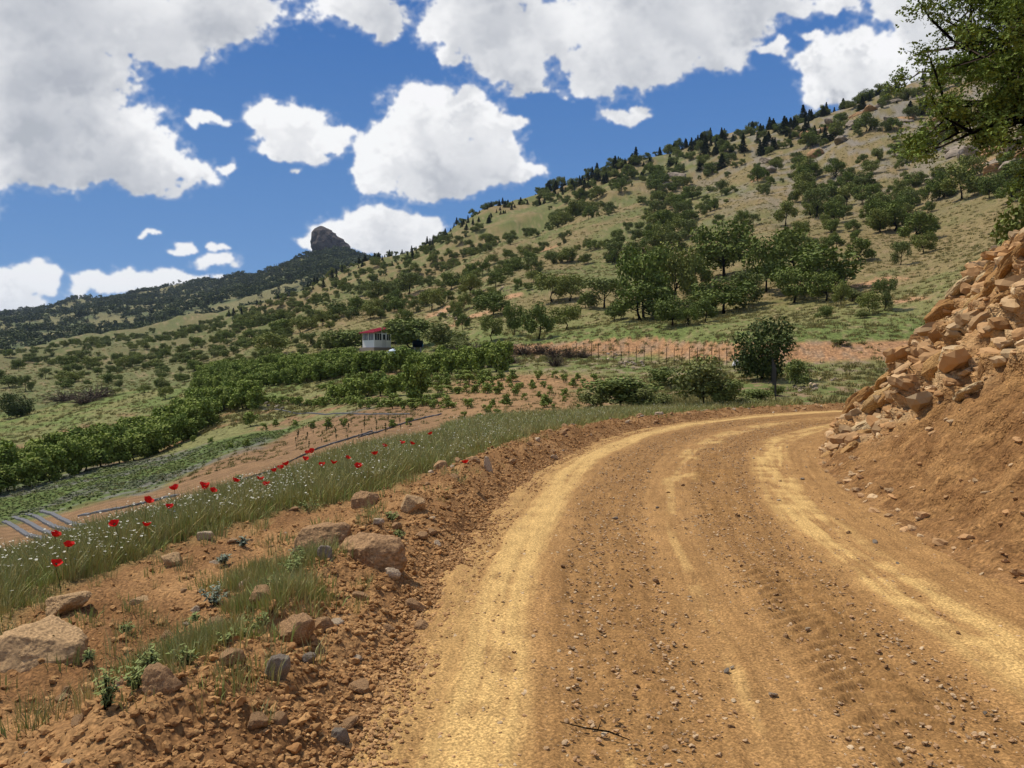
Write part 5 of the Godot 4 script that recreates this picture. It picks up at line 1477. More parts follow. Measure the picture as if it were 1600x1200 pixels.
func build_planting() -> void:
	rng.seed = 102
	for t in SHRUBS:
		var bend: bool = t[1] > -45.0
		var o := plant("shrub", "shrub", ground_point(t[0], t[1]), t[2] * 1.15, t[3] * 1.3, sized("%s green shrub beyond the verge at the road bend" if bend else "%s pale green bush growing beside the cabin or the terrace bank", t[2], t[3], 1.6 if bend else 3.0), "shrub", "shrubs at the bend" if bend else "bushes round the cabin")
	for t in BRUSH:
		plant("brush", "brush_shrub", ground_point(t[0], t[1]), t[2], t[3] * 1.2, "bare grey-brown twiggy shrub in a line along the terrace" if t[0] > -30.0 else "bare greyish shrub among the valley bushes", "shrub", "bare shrubs along the terrace" if t[0] > -30.0 else "bare shrubs in the valley")
	for t in YOUNG:
		var soil: bool = t[0] > -6.0
		plant("young", "young_tree", ground_point(t[0], t[1]), t[2], t[3] * 1.1, sized("%s young bright green bush planted in bare brown soil" if soil else "%s green bush at the edge of the sapling field", t[2], t[3], 0.5 if soil else 0.6), "bush", "young bushes in bare soil" if soil else "bushes round the staked field")
	for t in ORCHARD_LOW:
		plant("orchard", "orchard_bush", ground_point(t[0], t[1]), t[2] * 1.3, t[3] * 1.5, sized("%s green bush in the " + ordinal(int(t[4])) + " row of the low orchard, from the crops", t[2], t[3], 1.6), "bush", "low orchard bushes")
	for t in ORCHARD_TERRACE:
		plant("orchard", "orchard_bush", ground_point(t[0], t[1]), t[2], t[3] * 1.15, sized("%s green bush in the " + ordinal(int(t[4])) + " row of the terraced orchard, counted uphill", t[2], t[3], 1.9), "bush", "terraced orchard bushes")
	for t in VINES:
		plant("young", "vine", ground_point(t[0], t[1]), t[2], t[3] * 1.1, sized("%s low green vine in the " + ordinal(int(t[4])) + " vine row, counted uphill", t[2], t[3], 0.65), "vine", "vines in rows")
	for t in SAPLINGS:
		plant("sapling", "sapling", ground_point(t[0], t[1]), t[2] * 1.25, t[2] * 1.3, "thin upright sapling planted in the brown field", "sapling", "saplings in the brown field")
	for t in VALLEY:
		plant("oak" if rng.randf() < 0.6 else "shrub", "valley_tree", ground_point(t[0], t[1]), t[2], t[3] * 1.15, sized("%s bushy tree " + ("on the open valley floor beyond the low orchard" if t[1] < -110.0 else "just behind the low orchard"), t[2], t[3], 3.2), "tree", "trees on the valley floor")
	# rows of low herbs over the green field
	var where := []
	var tint := PackedColorArray()
	for i in 5200:
		var az := rng.randf_range(-0.66, -0.24)
		var d := rng.randf_range(24.0, 46.0)
		var x := tan(az) * d
		var h := height(x, -d)
		if land_k > 3.95 or land_k < 3.0 + 0.45 * smooth(-0.47, -0.33, az) + 0.5 * smooth(-0.32, -0.24, az) + 0.2 * rng.randf(): continue
		where.append(upright(Vector3(x, h, -d), rng.randf_range(0.05, 0.12), rng.randf_range(0.14, 0.3)))
		tint.append(Color(1, 1, 1).lerp(Color(0.9, 0.85, 1.5), smooth(0.0, 0.3, broad.get_noise_2d(x * 0.16, -d * 0.16))) * rng.randf_range(0.8, 1.3))
	many("field_herbs", crown_mesh(26, [[Vector3(0, 0.4, 0), 0.45]], 0.42, Color(0.115, 0.155, 0.05)), mats.leaf, where, tint, "low green crop covering the strip field below the verge", "crop")
	# scrub and dry tussocks over the slopes
	where = []
	tint = PackedColorArray()
	for i in 70000:
		var az := rng.randf_range(-0.62, 0.62)
		var d := 26.0 * pow(10.0, rng.randf())
		var x := tan(az) * d
		var h := height(x, -d)
		var n := broad.get_noise_2d(x * 0.1, -d * 0.1)
		if land_k < 1.25 or absf(land_side) < 3.0: continue
		if land_k < 4.6 and x < 5.0 and rng.randf() > 0.30: continue
		if rng.randf() > 0.55 + n: continue
		var s := rng.randf_range(0.08, 0.26) * (1.0 + d / 200.0) * (0.6 if land_k < 4.6 and x < 5.0 else 1.0)
		where.append(upright(Vector3(x, h - 0.02, -d), s, s * rng.randf_range(1.0, 2.0)))
		tint.append(Color(1.0, 1.0, 1.0).lerp(Color(1.6, 1.35, 1.3), rng.randf()) * rng.randf_range(0.8, 1.2))
	many("tussocks", tuft_mesh(40, 1.0, 0.5, Color(0.165, 0.165, 0.062), 0.04), mats.grass_leaf, where, tint, "dry tussocks and low scrub dotted over the slopes", "scrub")


func build_mountain_cover() -> void:
	rng.seed = 103
	var lists := [[], [], [], []]
	for i in 32000:
		var az := rng.randf_range(-0.70, -0.02)
		var d := sqrt(rng.randf_range(340.0 * 340.0, 1420.0 * 1420.0))
		var p := mountain_point(az, d)
		var n := broad.get_noise_2d(p.x * 0.012, p.z * 0.012) + 0.6 * broad.get_noise_2d(p.x * 0.04, p.z * 0.04)
		var u := 800.0 + FOCAL * tan(az)
		var dense := 0.34 + 0.5 * smooth(250.0, 500.0, u) * smooth(600.0, 900.0, d) + 0.15 * smooth(900.0, 1200.0, d)
		if rng.randf() > dense + 0.8 * n: continue
		var s := rng.randf_range(4.0, 9.0)
		lists[rng.randi() % 4].append(upright(p, s, s * rng.randf_range(0.9, 1.4)))
	var wood := base("mountain_woodland", Vector3.ZERO)
	tag(wood, "scattered dark trees covering the far mountain side", "woodland", "", "stuff")
	for v in 4:
		many("crowns", kinds.small[v] if v < 3 else kinds.pine[0], mats.leaf, lists[v], PackedColorArray(), "distant trees", "", wood)
	print("mountain trees ", lists[0].size() * 4)
	# the rock knob
	var az := atan((512.0 - 800.0) / FOCAL)
	var foot := mountain_point(az, 1090.0)
	var g := ico(4)
	var p: Array[Vector3] = []
	for q in g[0]:
		# a blunt tower, steep towards the valley and with a sloping shoulder on the other side
		var t: float = (q.y + 1.0) / 2.0
		var wide := lerpf(1.0, 0.36, pow(t, 0.8))
		var shift := 34.0 * pow(1.0 - t, 1.3)
		var v := Vector3(q.x * 46.0 * wide * (1.0 + (0.5 if q.x > 0 else -0.15) * (1.0 - t)) + shift - 12.0, -22.0 + 72.0 * pow(t, 0.85), q.z * 40.0 * wide)
		var n := ridged.get_noise_3d(v.x * 0.02, v.y * 0.012, v.z * 0.02)
		var n2 := fine.get_noise_3d(v.x * 0.09, v.y * 0.05, v.z * 0.09)
		v += Vector3(q.x, 0.15, q.z) * (8.0 * n + 4.5 * n2)
		p.append(v)
	begin()
	for f in g[1]:
		tri(p[f[0]], p[f[1]], p[f[2]], Color(0.125, 0.105, 0.095) * (1.0 + 0.35 * fine.get_noise_3d(p[f[0]].x * 0.12, p[f[0]].y * 0.12, p[f[0]].z * 0.12)))
	var o := put("rock_peak", done(), mats.far)
	o.position = foot + Vector3(0, -2, 0)
	o.scale = Vector3(0.72, 0.84, 0.72)
	tag(o, "blunt dark rock tower crowning the wooded mountain", "rock", "", "")
	# another ridge, farther off
	begin()
	var prev := []
	for i in 60:
		var a := lerpf(-0.85, -0.42, i / 59.0)
		var d := 2600.0
		var h := 2600.0 * lerpf(0.075, 0.046, smooth(-0.66, -0.52, a)) + 14.0 * broad.get_noise_1d(a * 40.0)
		var s := Vector3(sin(a), 0, -cos(a)) / cos(a)
		var now := [s * (d - 700.0), s * (d - 250.0) + Vector3(0, h * 0.6, 0), s * d + Vector3(0, h, 0), s * (d + 500.0)]
		if prev:
			for k in 3:
				quad(prev[k], prev[k + 1], now[k + 1], now[k], Color(0.10, 0.11, 0.06) * (1.0 + 0.3 * fine.get_noise_2d(i * 0.7, k * 3.0)))
		prev = now
	tag(put("far_hill", done(), mats.far), "dark far hill at the end of the valley", "hill", "", "structure")


# ---------------------------------------------------------------- cabin and fences
func part(called: String, c: Vector3, s: Vector3, m: Material, parent: Node) -> MeshInstance3D:
	begin()
	box(c, s)
	return put(called, done(), m, parent)

func build_cabin() -> void:
	var white := plain("cabin_white", Color(0.74, 0.74, 0.71), 0.7)
	var panel := plain("cabin_panel", Color(0.62, 0.62, 0.60), 0.7)
	var red := plain("cabin_red", Color(0.42, 0.035, 0.065), 0.55)
	var glass := plain("cabin_glass", Color(0.03, 0.035, 0.04), 0.12, 0.5)
	var wood := plain("cabin_wood", Color(0.16, 0.10, 0.07))
	var at := ground_point(-15.96, -91.08)
	var o := base("cabin", at + Vector3(0, 0.3, 0), PI / 4)
	tag(o, "small white cabin with a sloping red roof among the orchard bushes", "cabin")
	part("foundation", Vector3(0, -0.5, 0), Vector3(2.9, 1.0, 2.9), plain("cabin_base", Color(0.30, 0.24, 0.19)), o)
	part("floor", Vector3(0, 0.03, 0), Vector3(2.4, 0.06, 2.4), panel, o)
	for w in [[Vector3(-1.17, 0.45, 0), Vector3(0.06, 0.8, 2.4)], [Vector3(1.17, 0.45, 0), Vector3(0.06, 0.8, 2.28)], [Vector3(0, 0.45, -1.17), Vector3(2.28, 0.8, 0.06)], [Vector3(-0.62, 0.45, 1.17), Vector3(1.04, 0.8, 0.06)], [Vector3(0.82, 0.45, 1.17), Vector3(0.64, 0.8, 0.06)]]:
		part("wall", w[0], w[1], white, o)
	# door between the front panels
	var door := part("door", Vector3(0.2, 0.86, 1.165), Vector3(0.56, 1.6, 0.04), panel, o)
	part("pane", Vector3(0.2, 1.22, 1.19), Vector3(0.34, 0.62, 0.012), glass, door)
	part("handle", Vector3(0.42, 0.85, 1.2), Vector3(0.03, 0.12, 0.03), wood, door)
	for c in [[-1.15, 1.15], [1.15, 1.15], [-1.15, -1.15], [1.15, -1.15], [-0.12, 1.15], [0.52, 1.15], [-1.15, 0.0]]:
		var tall: float = 1.75 + 0.2333 * (c[0] + 1.15)
		part("post", Vector3(c[0], 0.85 + (tall - 0.85) / 2.0, c[1]), Vector3(0.08, tall - 0.85, 0.08), white, o)
	# windows: front pairs and the side band
	for c in [-0.95, -0.63, -0.32]:
		var w := part("window", Vector3(c, 1.25, 1.16), Vector3(0.28, 0.78, 0.04), glass, o)
		part("frame", Vector3(c + 0.15, 1.25, 1.175), Vector3(0.035, 0.8, 0.05), white, w)
	for c in [0.68, 0.95]:
		var w := part("window", Vector3(c, 1.25, 1.16), Vector3(0.24, 0.78, 0.04), glass, o)
		part("frame", Vector3(c + 0.13, 1.25, 1.175), Vector3(0.03, 0.8, 0.05), white, w)
	for c in [-0.88, -0.57, -0.27, 0.27, 0.57, 0.88]:
		var w := part("window", Vector3(-1.16, 1.25, c), Vector3(0.04, 0.78, 0.26), glass, o)
		part("frame", Vector3(-1.175, 1.25, c + 0.15), Vector3(0.05, 0.8, 0.035), white, w)
	part("lintel", Vector3(-0.63, 1.68, 1.165), Vector3(0.9, 0.06, 0.05), white, o)
	part("lintel", Vector3(-1.165, 1.68, 0), Vector3(0.05, 0.06, 2.2), white, o)
	begin()
	quad(Vector3(-1.1, 1.72, 1.14), Vector3(1.1, 2.2, 1.14), Vector3(1.1, 1.7, 1.14), Vector3(-1.1, 1.7, 1.14), Color.WHITE)
	quad(Vector3(-1.1, 1.72, 1.1), Vector3(1.1, 2.2, 1.1), Vector3(1.1, 1.7, 1.1), Vector3(-1.1, 1.7, 1.1), Color.WHITE)
	put("gable", done(), wood, o)
	var roof := part("roof", Vector3.ZERO, Vector3(3.0, 0.07, 2.9), red, o)
	roof.transform = Transform3D(Basis(Vector3.BACK, 0.229), Vector3(0, 2.06, 0))
	for k in 7:
		part("rib", Vector3(0, 0.055, -1.35 + k * 0.45), Vector3(3.0, 0.04, 0.05), red, roof)
	part("gutter", Vector3(-1.53, 0.0, 0), Vector3(0.07, 0.12, 2.95), red, roof)

func build_fences() -> void:
	rng.seed = 104
	var rust := plain("fence_post", Color(0.13, 0.075, 0.05))
	var wire := plain("fence_wire", Color(0.22, 0.21, 0.2), 0.5, 0.5)
	var mid: Array = FENCE[12]
	var o := base("post_fence", ground_point(mid[0], mid[1]))
	tag(o, "line of thin rusty posts and wires along the foot of the earth bank", "fence")
	var tops := []
	for p in FENCE:
		var at := ground_point(p[0], p[1]) - o.position
		begin()
		tube([at + Vector3(0, -0.2, 0), at + Vector3(rng.randf_range(-0.05, 0.05), 1.2, 0)], [0.024, 0.022], 6)
		put("post", done(), rust, o)
		tops.append(at)
	for h in [0.35, 0.7, 1.1]:
		begin()
		var pts := []
		var rad := []
		for a in tops:
			pts.append(a + Vector3(0, h, 0.03))
			rad.append(0.006)
		tube(pts, rad, 3)
		put("wire", done(), wire, o)
	var steel := plain("mesh_steel", Color(0.45, 0.46, 0.47), 0.5, 0.5)
	var first: Array = MESH_FENCE[3]
	o = base("mesh_fence", ground_point(first[0], first[1]))
	tag(o, "grey wire mesh fence running down to the road from the dark tree", "fence")
	var feet := []
	for p in MESH_FENCE:
		var at := ground_point(p[0], p[1]) - o.position
		feet.append(at)
		begin()
		tube([at + Vector3(0, -0.2, 0), at + Vector3(0, 1.3, 0)], [0.02, 0.02], 6)
		put("post", done(), steel, o)
	for i in feet.size() - 1:
		begin()
		for k in 8:
			tube([feet[i] + Vector3(0, 0.12 + k * 0.16, 0), feet[i + 1] + Vector3(0, 0.12 + k * 0.16, 0)], [0.003, 0.003], 3)
		for k in 10:
			var a: Vector3 = feet[i].lerp(feet[i + 1], (k + 0.5) / 10.0)
			tube([a + Vector3(0, 0.12, 0), a + Vector3(0, 1.25, 0)], [0.003, 0.003], 3)
		put("mesh_panel", done(), steel, o)


# ---------------------------------------------------------------- stones
func build_stones() -> void:
	rng.seed = 105
	var tones := [Color(0.56, 0.37, 0.19), Color(0.43, 0.265, 0.135), Color(0.60, 0.47, 0.32), Color(0.33, 0.275, 0.21)]
	var shapes := []
	for t in 4:
		var set_ := []
		for i in 4: set_.append(stone_mesh(3, 8, 0.10, tones[t] * 1.25))
		shapes.append(set_)
	var big := []
	for t in 2:
		for i in 3: big.append(stone_mesh(4, 9, 0.10, tones[t] * 1.15))
	var named := {
		0: "largest tan slab of rock tilted in the dirt, shadowed beneath", 1: "flat tan rock lying on the crest just behind the large slab",
		2: "brown boulder leaning against another beside the berm", 3: "rounded brown boulder at the road edge of a leaning pair",
		4: "small grey stone standing just below the pair of boulders", 8: "thin pale stone standing upright on the berm",
		14: "dark grey wedge of stone stuck in the loose berm dirt", 15: "dark grey stone lying alone on the road edge", 19: "buried brown rock among the grass tufts at the dirt's foot",
	}
	for i in BOULDERS.size():
		var b: Array = BOULDERS[i]
		var at := ground_point(b[0], b[1])
		var tone: int = int(b[4])
		var m: Mesh = big[rng.randi() % 3 + (0 if tone == 0 else 3)] if b[2] > 0.28 else shapes[tone][rng.randi() % 4]
		var o := put("boulder" if b[2] > 0.28 else "stone", m, mats.stone)
		var turn := rng.randf_range(-0.5, 0.5)
		o.transform = Transform3D(Basis.from_euler(Vector3(rng.randf_range(-0.2, 0.2), turn + (PI if i % 2 else 0.0), rng.randf_range(-0.25, 0.25))).scaled_local(Vector3(b[2], b[3] * 1.35, b[2] * 0.8)), at + Vector3(0, b[3] * 0.22, 0))
		if named.has(i): tag(o, named[i], "rock")
		else: tag(o, ("large " if b[2] > 0.2 else "small ") + ["tan", "brown", "pale", "dark grey"][tone] + " stone lying loose on the dirt verge " + ("beside the berm" if b[0] > -1.9 else "below the grassy crest"), "stone", "stones on the dirt verge")
	# loose stones of the berm: each a thing of its own
	var count := 0
	var tries := 0
	while count < 230 and tries < 4000:
		tries += 1
		var s := 14.0 + 26.0 * pow(rng.randf(), 1.5)
		var l := rng.randf_range(0.02, 1.5) if rng.randf() < 0.8 else rng.randf_range(1.5, 3.0)
		var p := line_point(s, -ROAD_HALF - l)
		if p.z > -2.6: continue
		var size := 0.025 + 0.085 * pow(rng.randf(), 3.0) + 0.0022 * maxf(0.0, -p.z - 5.0)
		var at := ground_point(p.x, p.z)
		var tone := 1 if rng.randf() < 0.7 else (2 if rng.randf() < 0.5 else (0 if rng.randf() < 0.7 else 3))
		var o := put("berm_stone", shapes[tone][rng.randi() % 4], mats.stone)
		o.transform = tumbled(at + Vector3(0, size * 0.15, 0), Vector3(size * rng.randf_range(0.9, 1.7), size * rng.randf_range(0.7, 1.1), size))
		tag(o, ("large " if size > 0.07 else ("small " if size < 0.035 else "")) + ["tan", "brown", "pale", "dark"][tone] + " loose stone " + ("at the road edge of the dirt berm" if l < 0.45 else ("in the crumbly ridge of the berm" if l < 1.2 else "scattered on the dirt behind the berm")), "stone", "stones in the roadside berm")
		count += 1
	# stones on the road itself
	for i in 90:
		var s := 14.5 + 14.0 * pow(rng.randf(), 1.3)
		var p := line_point(s, rng.randf_range(-1.4, 2.1))
		var size := 0.018 + 0.035 * pow(rng.randf(), 2.5)
		var tone := 3 if rng.randf() < 0.35 else (1 if rng.randf() < 0.6 else 2)
		var o := put("road_stone", shapes[tone][rng.randi() % 4], mats.stone)
		o.transform = tumbled(Vector3(p.x, size * 0.25, p.z), Vector3(size * 1.5, size * 0.8, size))
		tag(o, "small loose stone lying on the dirt road surface", "stone", "stones on the road surface")
	# crumbs of soil and gravel
	var clods := [stone_mesh(1, 4, 0.7, Color(1, 1, 1)), stone_mesh(1, 5, 0.5, Color(1, 1, 1))]
	for v in 2:
		var where := []
		var tint := PackedColorArray()
		for i in 26000:
			var s := 13.5 + 30.0 * pow(rng.randf(), 1.9)
			var l := absf(rng.randfn(0.0, 0.75)) + 0.0 if rng.randf() < 0.72 else rng.randf_range(0.0, 3.6)
			var p := line_point(s, -ROAD_HALF - l)
			if p.z > -2.4: continue
			var size := 0.005 + 0.030 * pow(rng.randf(), 5.0)
			if i % 4 == 0: size *= 1.4
			where.append(tumbled(ground_point(p.x, p.z) + Vector3(0, size * 0.2, 0), Vector3(size * 1.2, size, size)))
			tint.append(Color(0.28, 0.145, 0.057).lerp(Color(0.42, 0.245, 0.10), rng.randf()) * rng.randf_range(0.75, 1.15))
		for i in 9000:
			# the ragged edge where berm meets road
			var s := 13.5 + 24.0 * pow(rng.randf(), 1.5)
			var p := line_point(s, -ROAD_HALF + rng.randfn(0.0, 0.13))
			if p.z > -2.4: continue
			var size := 0.006 + 0.02 * pow(rng.randf(), 3.0)
			where.append(tumbled(Vector3(p.x, maxf(0.0, height(p.x, p.z)) + size * 0.15, p.z), Vector3(size * 1.2, size * 0.9, size)))
			tint.append(Color(0.33, 0.18, 0.078).lerp(Color(0.48, 0.30, 0.135), rng.randf()) * rng.randf_range(0.8, 1.15))
		for i in 17000:
			var s := 13.5 + 22.0 * pow(rng.randf(), 1.6)
			var t := rng.randf_range(0.1, 4.3)
			var strip := maxf(band(t, 1.3, 0.5), band(t, 2.6, 0.6))
			if rng.randf() > 0.25 + 0.8 * strip: continue
			var p := line_point(s, t - ROAD_HALF)
			if p.z > -2.4: continue
			var size := 0.006 + 0.018 * pow(rng.randf(), 3.0)
			where.append(tumbled(Vector3(p.x, size * 0.12 - 0.004, p.z), Vector3(size * 1.3, size * 0.8, size)))
			tint.append(Color(0.38, 0.23, 0.115).lerp(Color(0.55, 0.42, 0.26), pow(rng.randf(), 2.0)) * (0.45 if rng.randf() < 0.08 else rng.randf_range(0.75, 1.1)))
		many("gravel" if v else "soil_crumbs", clods[v], mats.clod, where, tint, "brown gravel and small grit strewn over road and berm" if v else "crumbs of dry brown soil covering the berm and road", "gravel" if v else "soil")
	# stones of the cut bank: parts of it
	var spots := []
	tries = 0
	while spots.size() < 7500 and tries < 50000:
		tries += 1
		var s := rng.randf_range(16.0, 36.0)
		var r := rng.randf_range(0.0, 4.2)
		var rock := bank_rock(s, r)
		if rng.randf() > 0.16 + rock + (0.35 if r < 0.35 else 0.0): continue
		var size := 0.03 + 0.44 * pow(rng.randf(), 7.0)
		if rock < 0.3: size = 0.012 + (0.06 if r > 0.5 else 0.10) * pow(rng.randf(), 3.0)
		spots.append([size, s, r])
	spots.sort_custom(func(a, b): return a[0] > b[0])
	var rest := []
	var tint := PackedColorArray()
	var cut_stones := []
	for t in [Color(0.50, 0.30, 0.12), Color(0.41, 0.23, 0.088), Color(0.60, 0.45, 0.25), Color(0.31, 0.17, 0.07), Color(0.52, 0.34, 0.15)]:
		for i in 3: cut_stones.append(stone_mesh(3, 7, 0.12, t * 1.15))
	for i in spots.size():
		var e: Array = spots[i]
		var p := bank_surface(e[1], e[2])
		var x := tumbled(p, Vector3(e[0] * rng.randf_range(1.0, 1.8), e[0] * rng.randf_range(0.6, 1.0), e[0]))
		if i < 290:
			var o := put("stone", cut_stones[rng.randi() % cut_stones.size()], mats.stone, bank_node)
			# blocks lie along the bedding, which dips away from the camera
			var run := (bank_point(e[1] - 0.5, e[2] + 0.35) - bank_point(e[1] + 0.5, e[2] - 0.35)).normalized()
			var side := run.cross(Vector3.UP).normalized()
			o.transform = Transform3D(Basis(run, side.cross(run), side) * Basis.from_euler(Vector3(rng.randfn(0, 0.3), rng.randfn(0, 0.3), rng.randfn(0, 0.22))).scaled_local(Vector3(e[0] * rng.randf_range(1.2, 2.2), e[0] * rng.randf_range(0.5, 0.9), e[0])), p - Vector3(0, e[0] * 0.12, 0))
		else:
			rest.append(x)
			tint.append(Color(0.44, 0.25, 0.11).lerp(Color(0.58, 0.43, 0.25), pow(rng.randf(), 1.6)) * rng.randf_range(0.6, 1.05))
	many("rubble", clods[1], mats.clod, rest, tint, "loose broken rubble on the face of the bank", "", bank_node)
	# far stone heaps on the terraces
	for t in RUBBLE:
		var o := put("field_stone", shapes[3 if rng.randf() < 0.5 else 2][rng.randi() % 4], mats.stone)
		o.transform = tumbled(ground_point(t[0], t[1]) + Vector3(0, t[2] * 0.15, 0), Vector3(t[2] * 1.3, t[2] * 0.9, t[2]))
		tag(o, "grey fieldstone in a scattered heap on the terraces", "stone", "fieldstones on the terraces")
	# rock outcrops high on the slope
	for c in [[0.37, 262.0], [0.43, 250.0], [0.40, 235.0], [0.46, 225.0], [0.50, 205.0], [0.55, 150.0], [0.52, 165.0], [0.33, 225.0], [0.21, 270.0], [0.57, 132.0]]:
		for i in 5:
			var a: float = c[0] + rng.randfn(0.0, 0.012)
			var d: float = c[1] + rng.randfn(0.0, 5.0)
			var size := rng.randf_range(1.5, 5.0)
			var o := put("rock_outcrop", shapes[1 if rng.randf() < 0.4 else 3][rng.randi() % 4], mats.far)
			o.transform = tumbled(ground_point(tan(a) * d, -d), Vector3(size * 1.8, size * 0.7, size))
			tag(o, ("large " if size > 3.6 else "small ") + "weathered rock outcrop on the dry slope " + ("just below the crest" if d > 240.0 else ("among the upper oaks" if d > 180.0 else "beside the large near oak")), "rock", "outcrops on the upper slope")

func line_point(s: float, across: float) -> Vector3:
	var q := clampf(s / 0.25, 0.0, line.size() - 2.001)
	var qi := int(q)
	var p := line[qi].lerp(line[qi + 1], q - qi)
	var dir := line_dir[qi].lerp(line_dir[qi + 1], q - qi).normalized()
	var w := p + Vector2(dir.y, -dir.x) * across
	return Vector3(w.x, 0, -w.y)


# ---------------------------------------------------------------- grass and flowers
func build_grass() -> void:
	rng.seed = 106
	var kinds_ := [tuft_mesh(26, 0.32, 0.14, Color(0.31, 0.335, 0.15), 0.0045), tuft_mesh(20, 0.24, 0.17, Color(0.235, 0.295, 0.11), 0.006), tuft_mesh(20, 0.38, 0.11, Color(0.36, 0.345, 0.18), 0.0038)]
	var lists := [[], [], []]
	var tints := [PackedColorArray(), PackedColorArray(), PackedColorArray()]
	var flowers := []
	for i in 85000:
		var az := rng.randf_range(-0.64, 0.35)
		var d := 3.2 * pow(10.5, rng.randf())
		var x := tan(az) * d
		var h := height(x, -d)
		if land_side > 0.0 and land_side < 50.0: continue
		if land_k > (1.16 if az < -0.08 else 1.7): continue
		var l := -land_side - ROAD_HALF
		if land_side > 50.0: l = 9.0
		var n := fine.get_noise_2d(x * 0.7, -d * 0.7)
		var edge := lerpf(2.8, 0.95, smooth(5.0, 13.0, d))
		var want := smooth(edge - 0.1, edge + 0.7, l + 0.5 * n)
		# a patch among the boulders and one near the foot of the frame
		var patch := maxf(1.0 - Vector2(x + 1.72, d - 5.7).length() / 0.5, 1.0 - Vector2(x + 1.45, d - 4.75).length() / 0.35)
		patch = maxf(patch, 1.0 - Vector2(x + 1.75, d - 4.05).length() / 0.3)
		want = maxf(want, 0.45 * smooth(0.0, 0.5, patch + 0.4 * n))
		if l > 0.35: want = maxf(want, 0.012)
		if rng.randf() > want: continue
		var v := rng.randi() % 3
		var s := rng.randf_range(0.45, 1.0) * (0.6 if want < 0.5 else 1.0) * (0.85 if d < 7.0 else 1.0)
		lists[v].append(upright(Vector3(x, h, -d), s, s * rng.randf_range(0.8, 1.3) * (1.0 + d / 30.0)))
		tints[v].append(Color(0.95, 1.03, 0.9).lerp(Color(1.25, 1.1, 0.9), rng.randf()) * rng.randf_range(0.8, 1.2))
		if want > 0.6 and rng.randf() < 0.10 + 0.6 * smooth(0.0, 0.4, broad.get_noise_2d(x * 0.8, d * 0.8)):
			for q in 2:
				flowers.append(Transform3D(Basis.from_euler(Vector3(rng.randf_range(-0.5, 0.5), rng.randf() * TAU, 0)).scaled_local(Vector3.ONE * rng.randf_range(0.35, 0.8)), Vector3(x + rng.randfn(0, 0.12), h + s * rng.randf_range(0.18, 0.36), -d + rng.randfn(0, 0.12))))
	var grass := base("grass", Vector3.ZERO)
	tag(grass, "dry green grass thick along the verge crest above the fields", "grass", "", "stuff")
	for v in 3:
		many("blades", kinds_[v], mats.grass_leaf, lists[v], tints[v], "grass blades", "", grass)
	begin()
	for i in 7:
		var a := TAU * i / 7.0
		var p := Vector3(cos(a), 0, sin(a))
		var w := Vector3(-sin(a), 0, cos(a)) * 0.005
		tri(Vector3.ZERO, p * 0.016 + w + Vector3(0, 0.003, 0), p * 0.016 - w + Vector3(0, 0.003, 0), Color(0.78, 0.77, 0.66))
	many("white_flowers", done(), mats.petal_white, flowers, PackedColorArray(), "tiny white wildflowers speckling the verge grass", "flowers")
	print("grass ", lists[0].size() * 3, " flowers ", flowers.size())


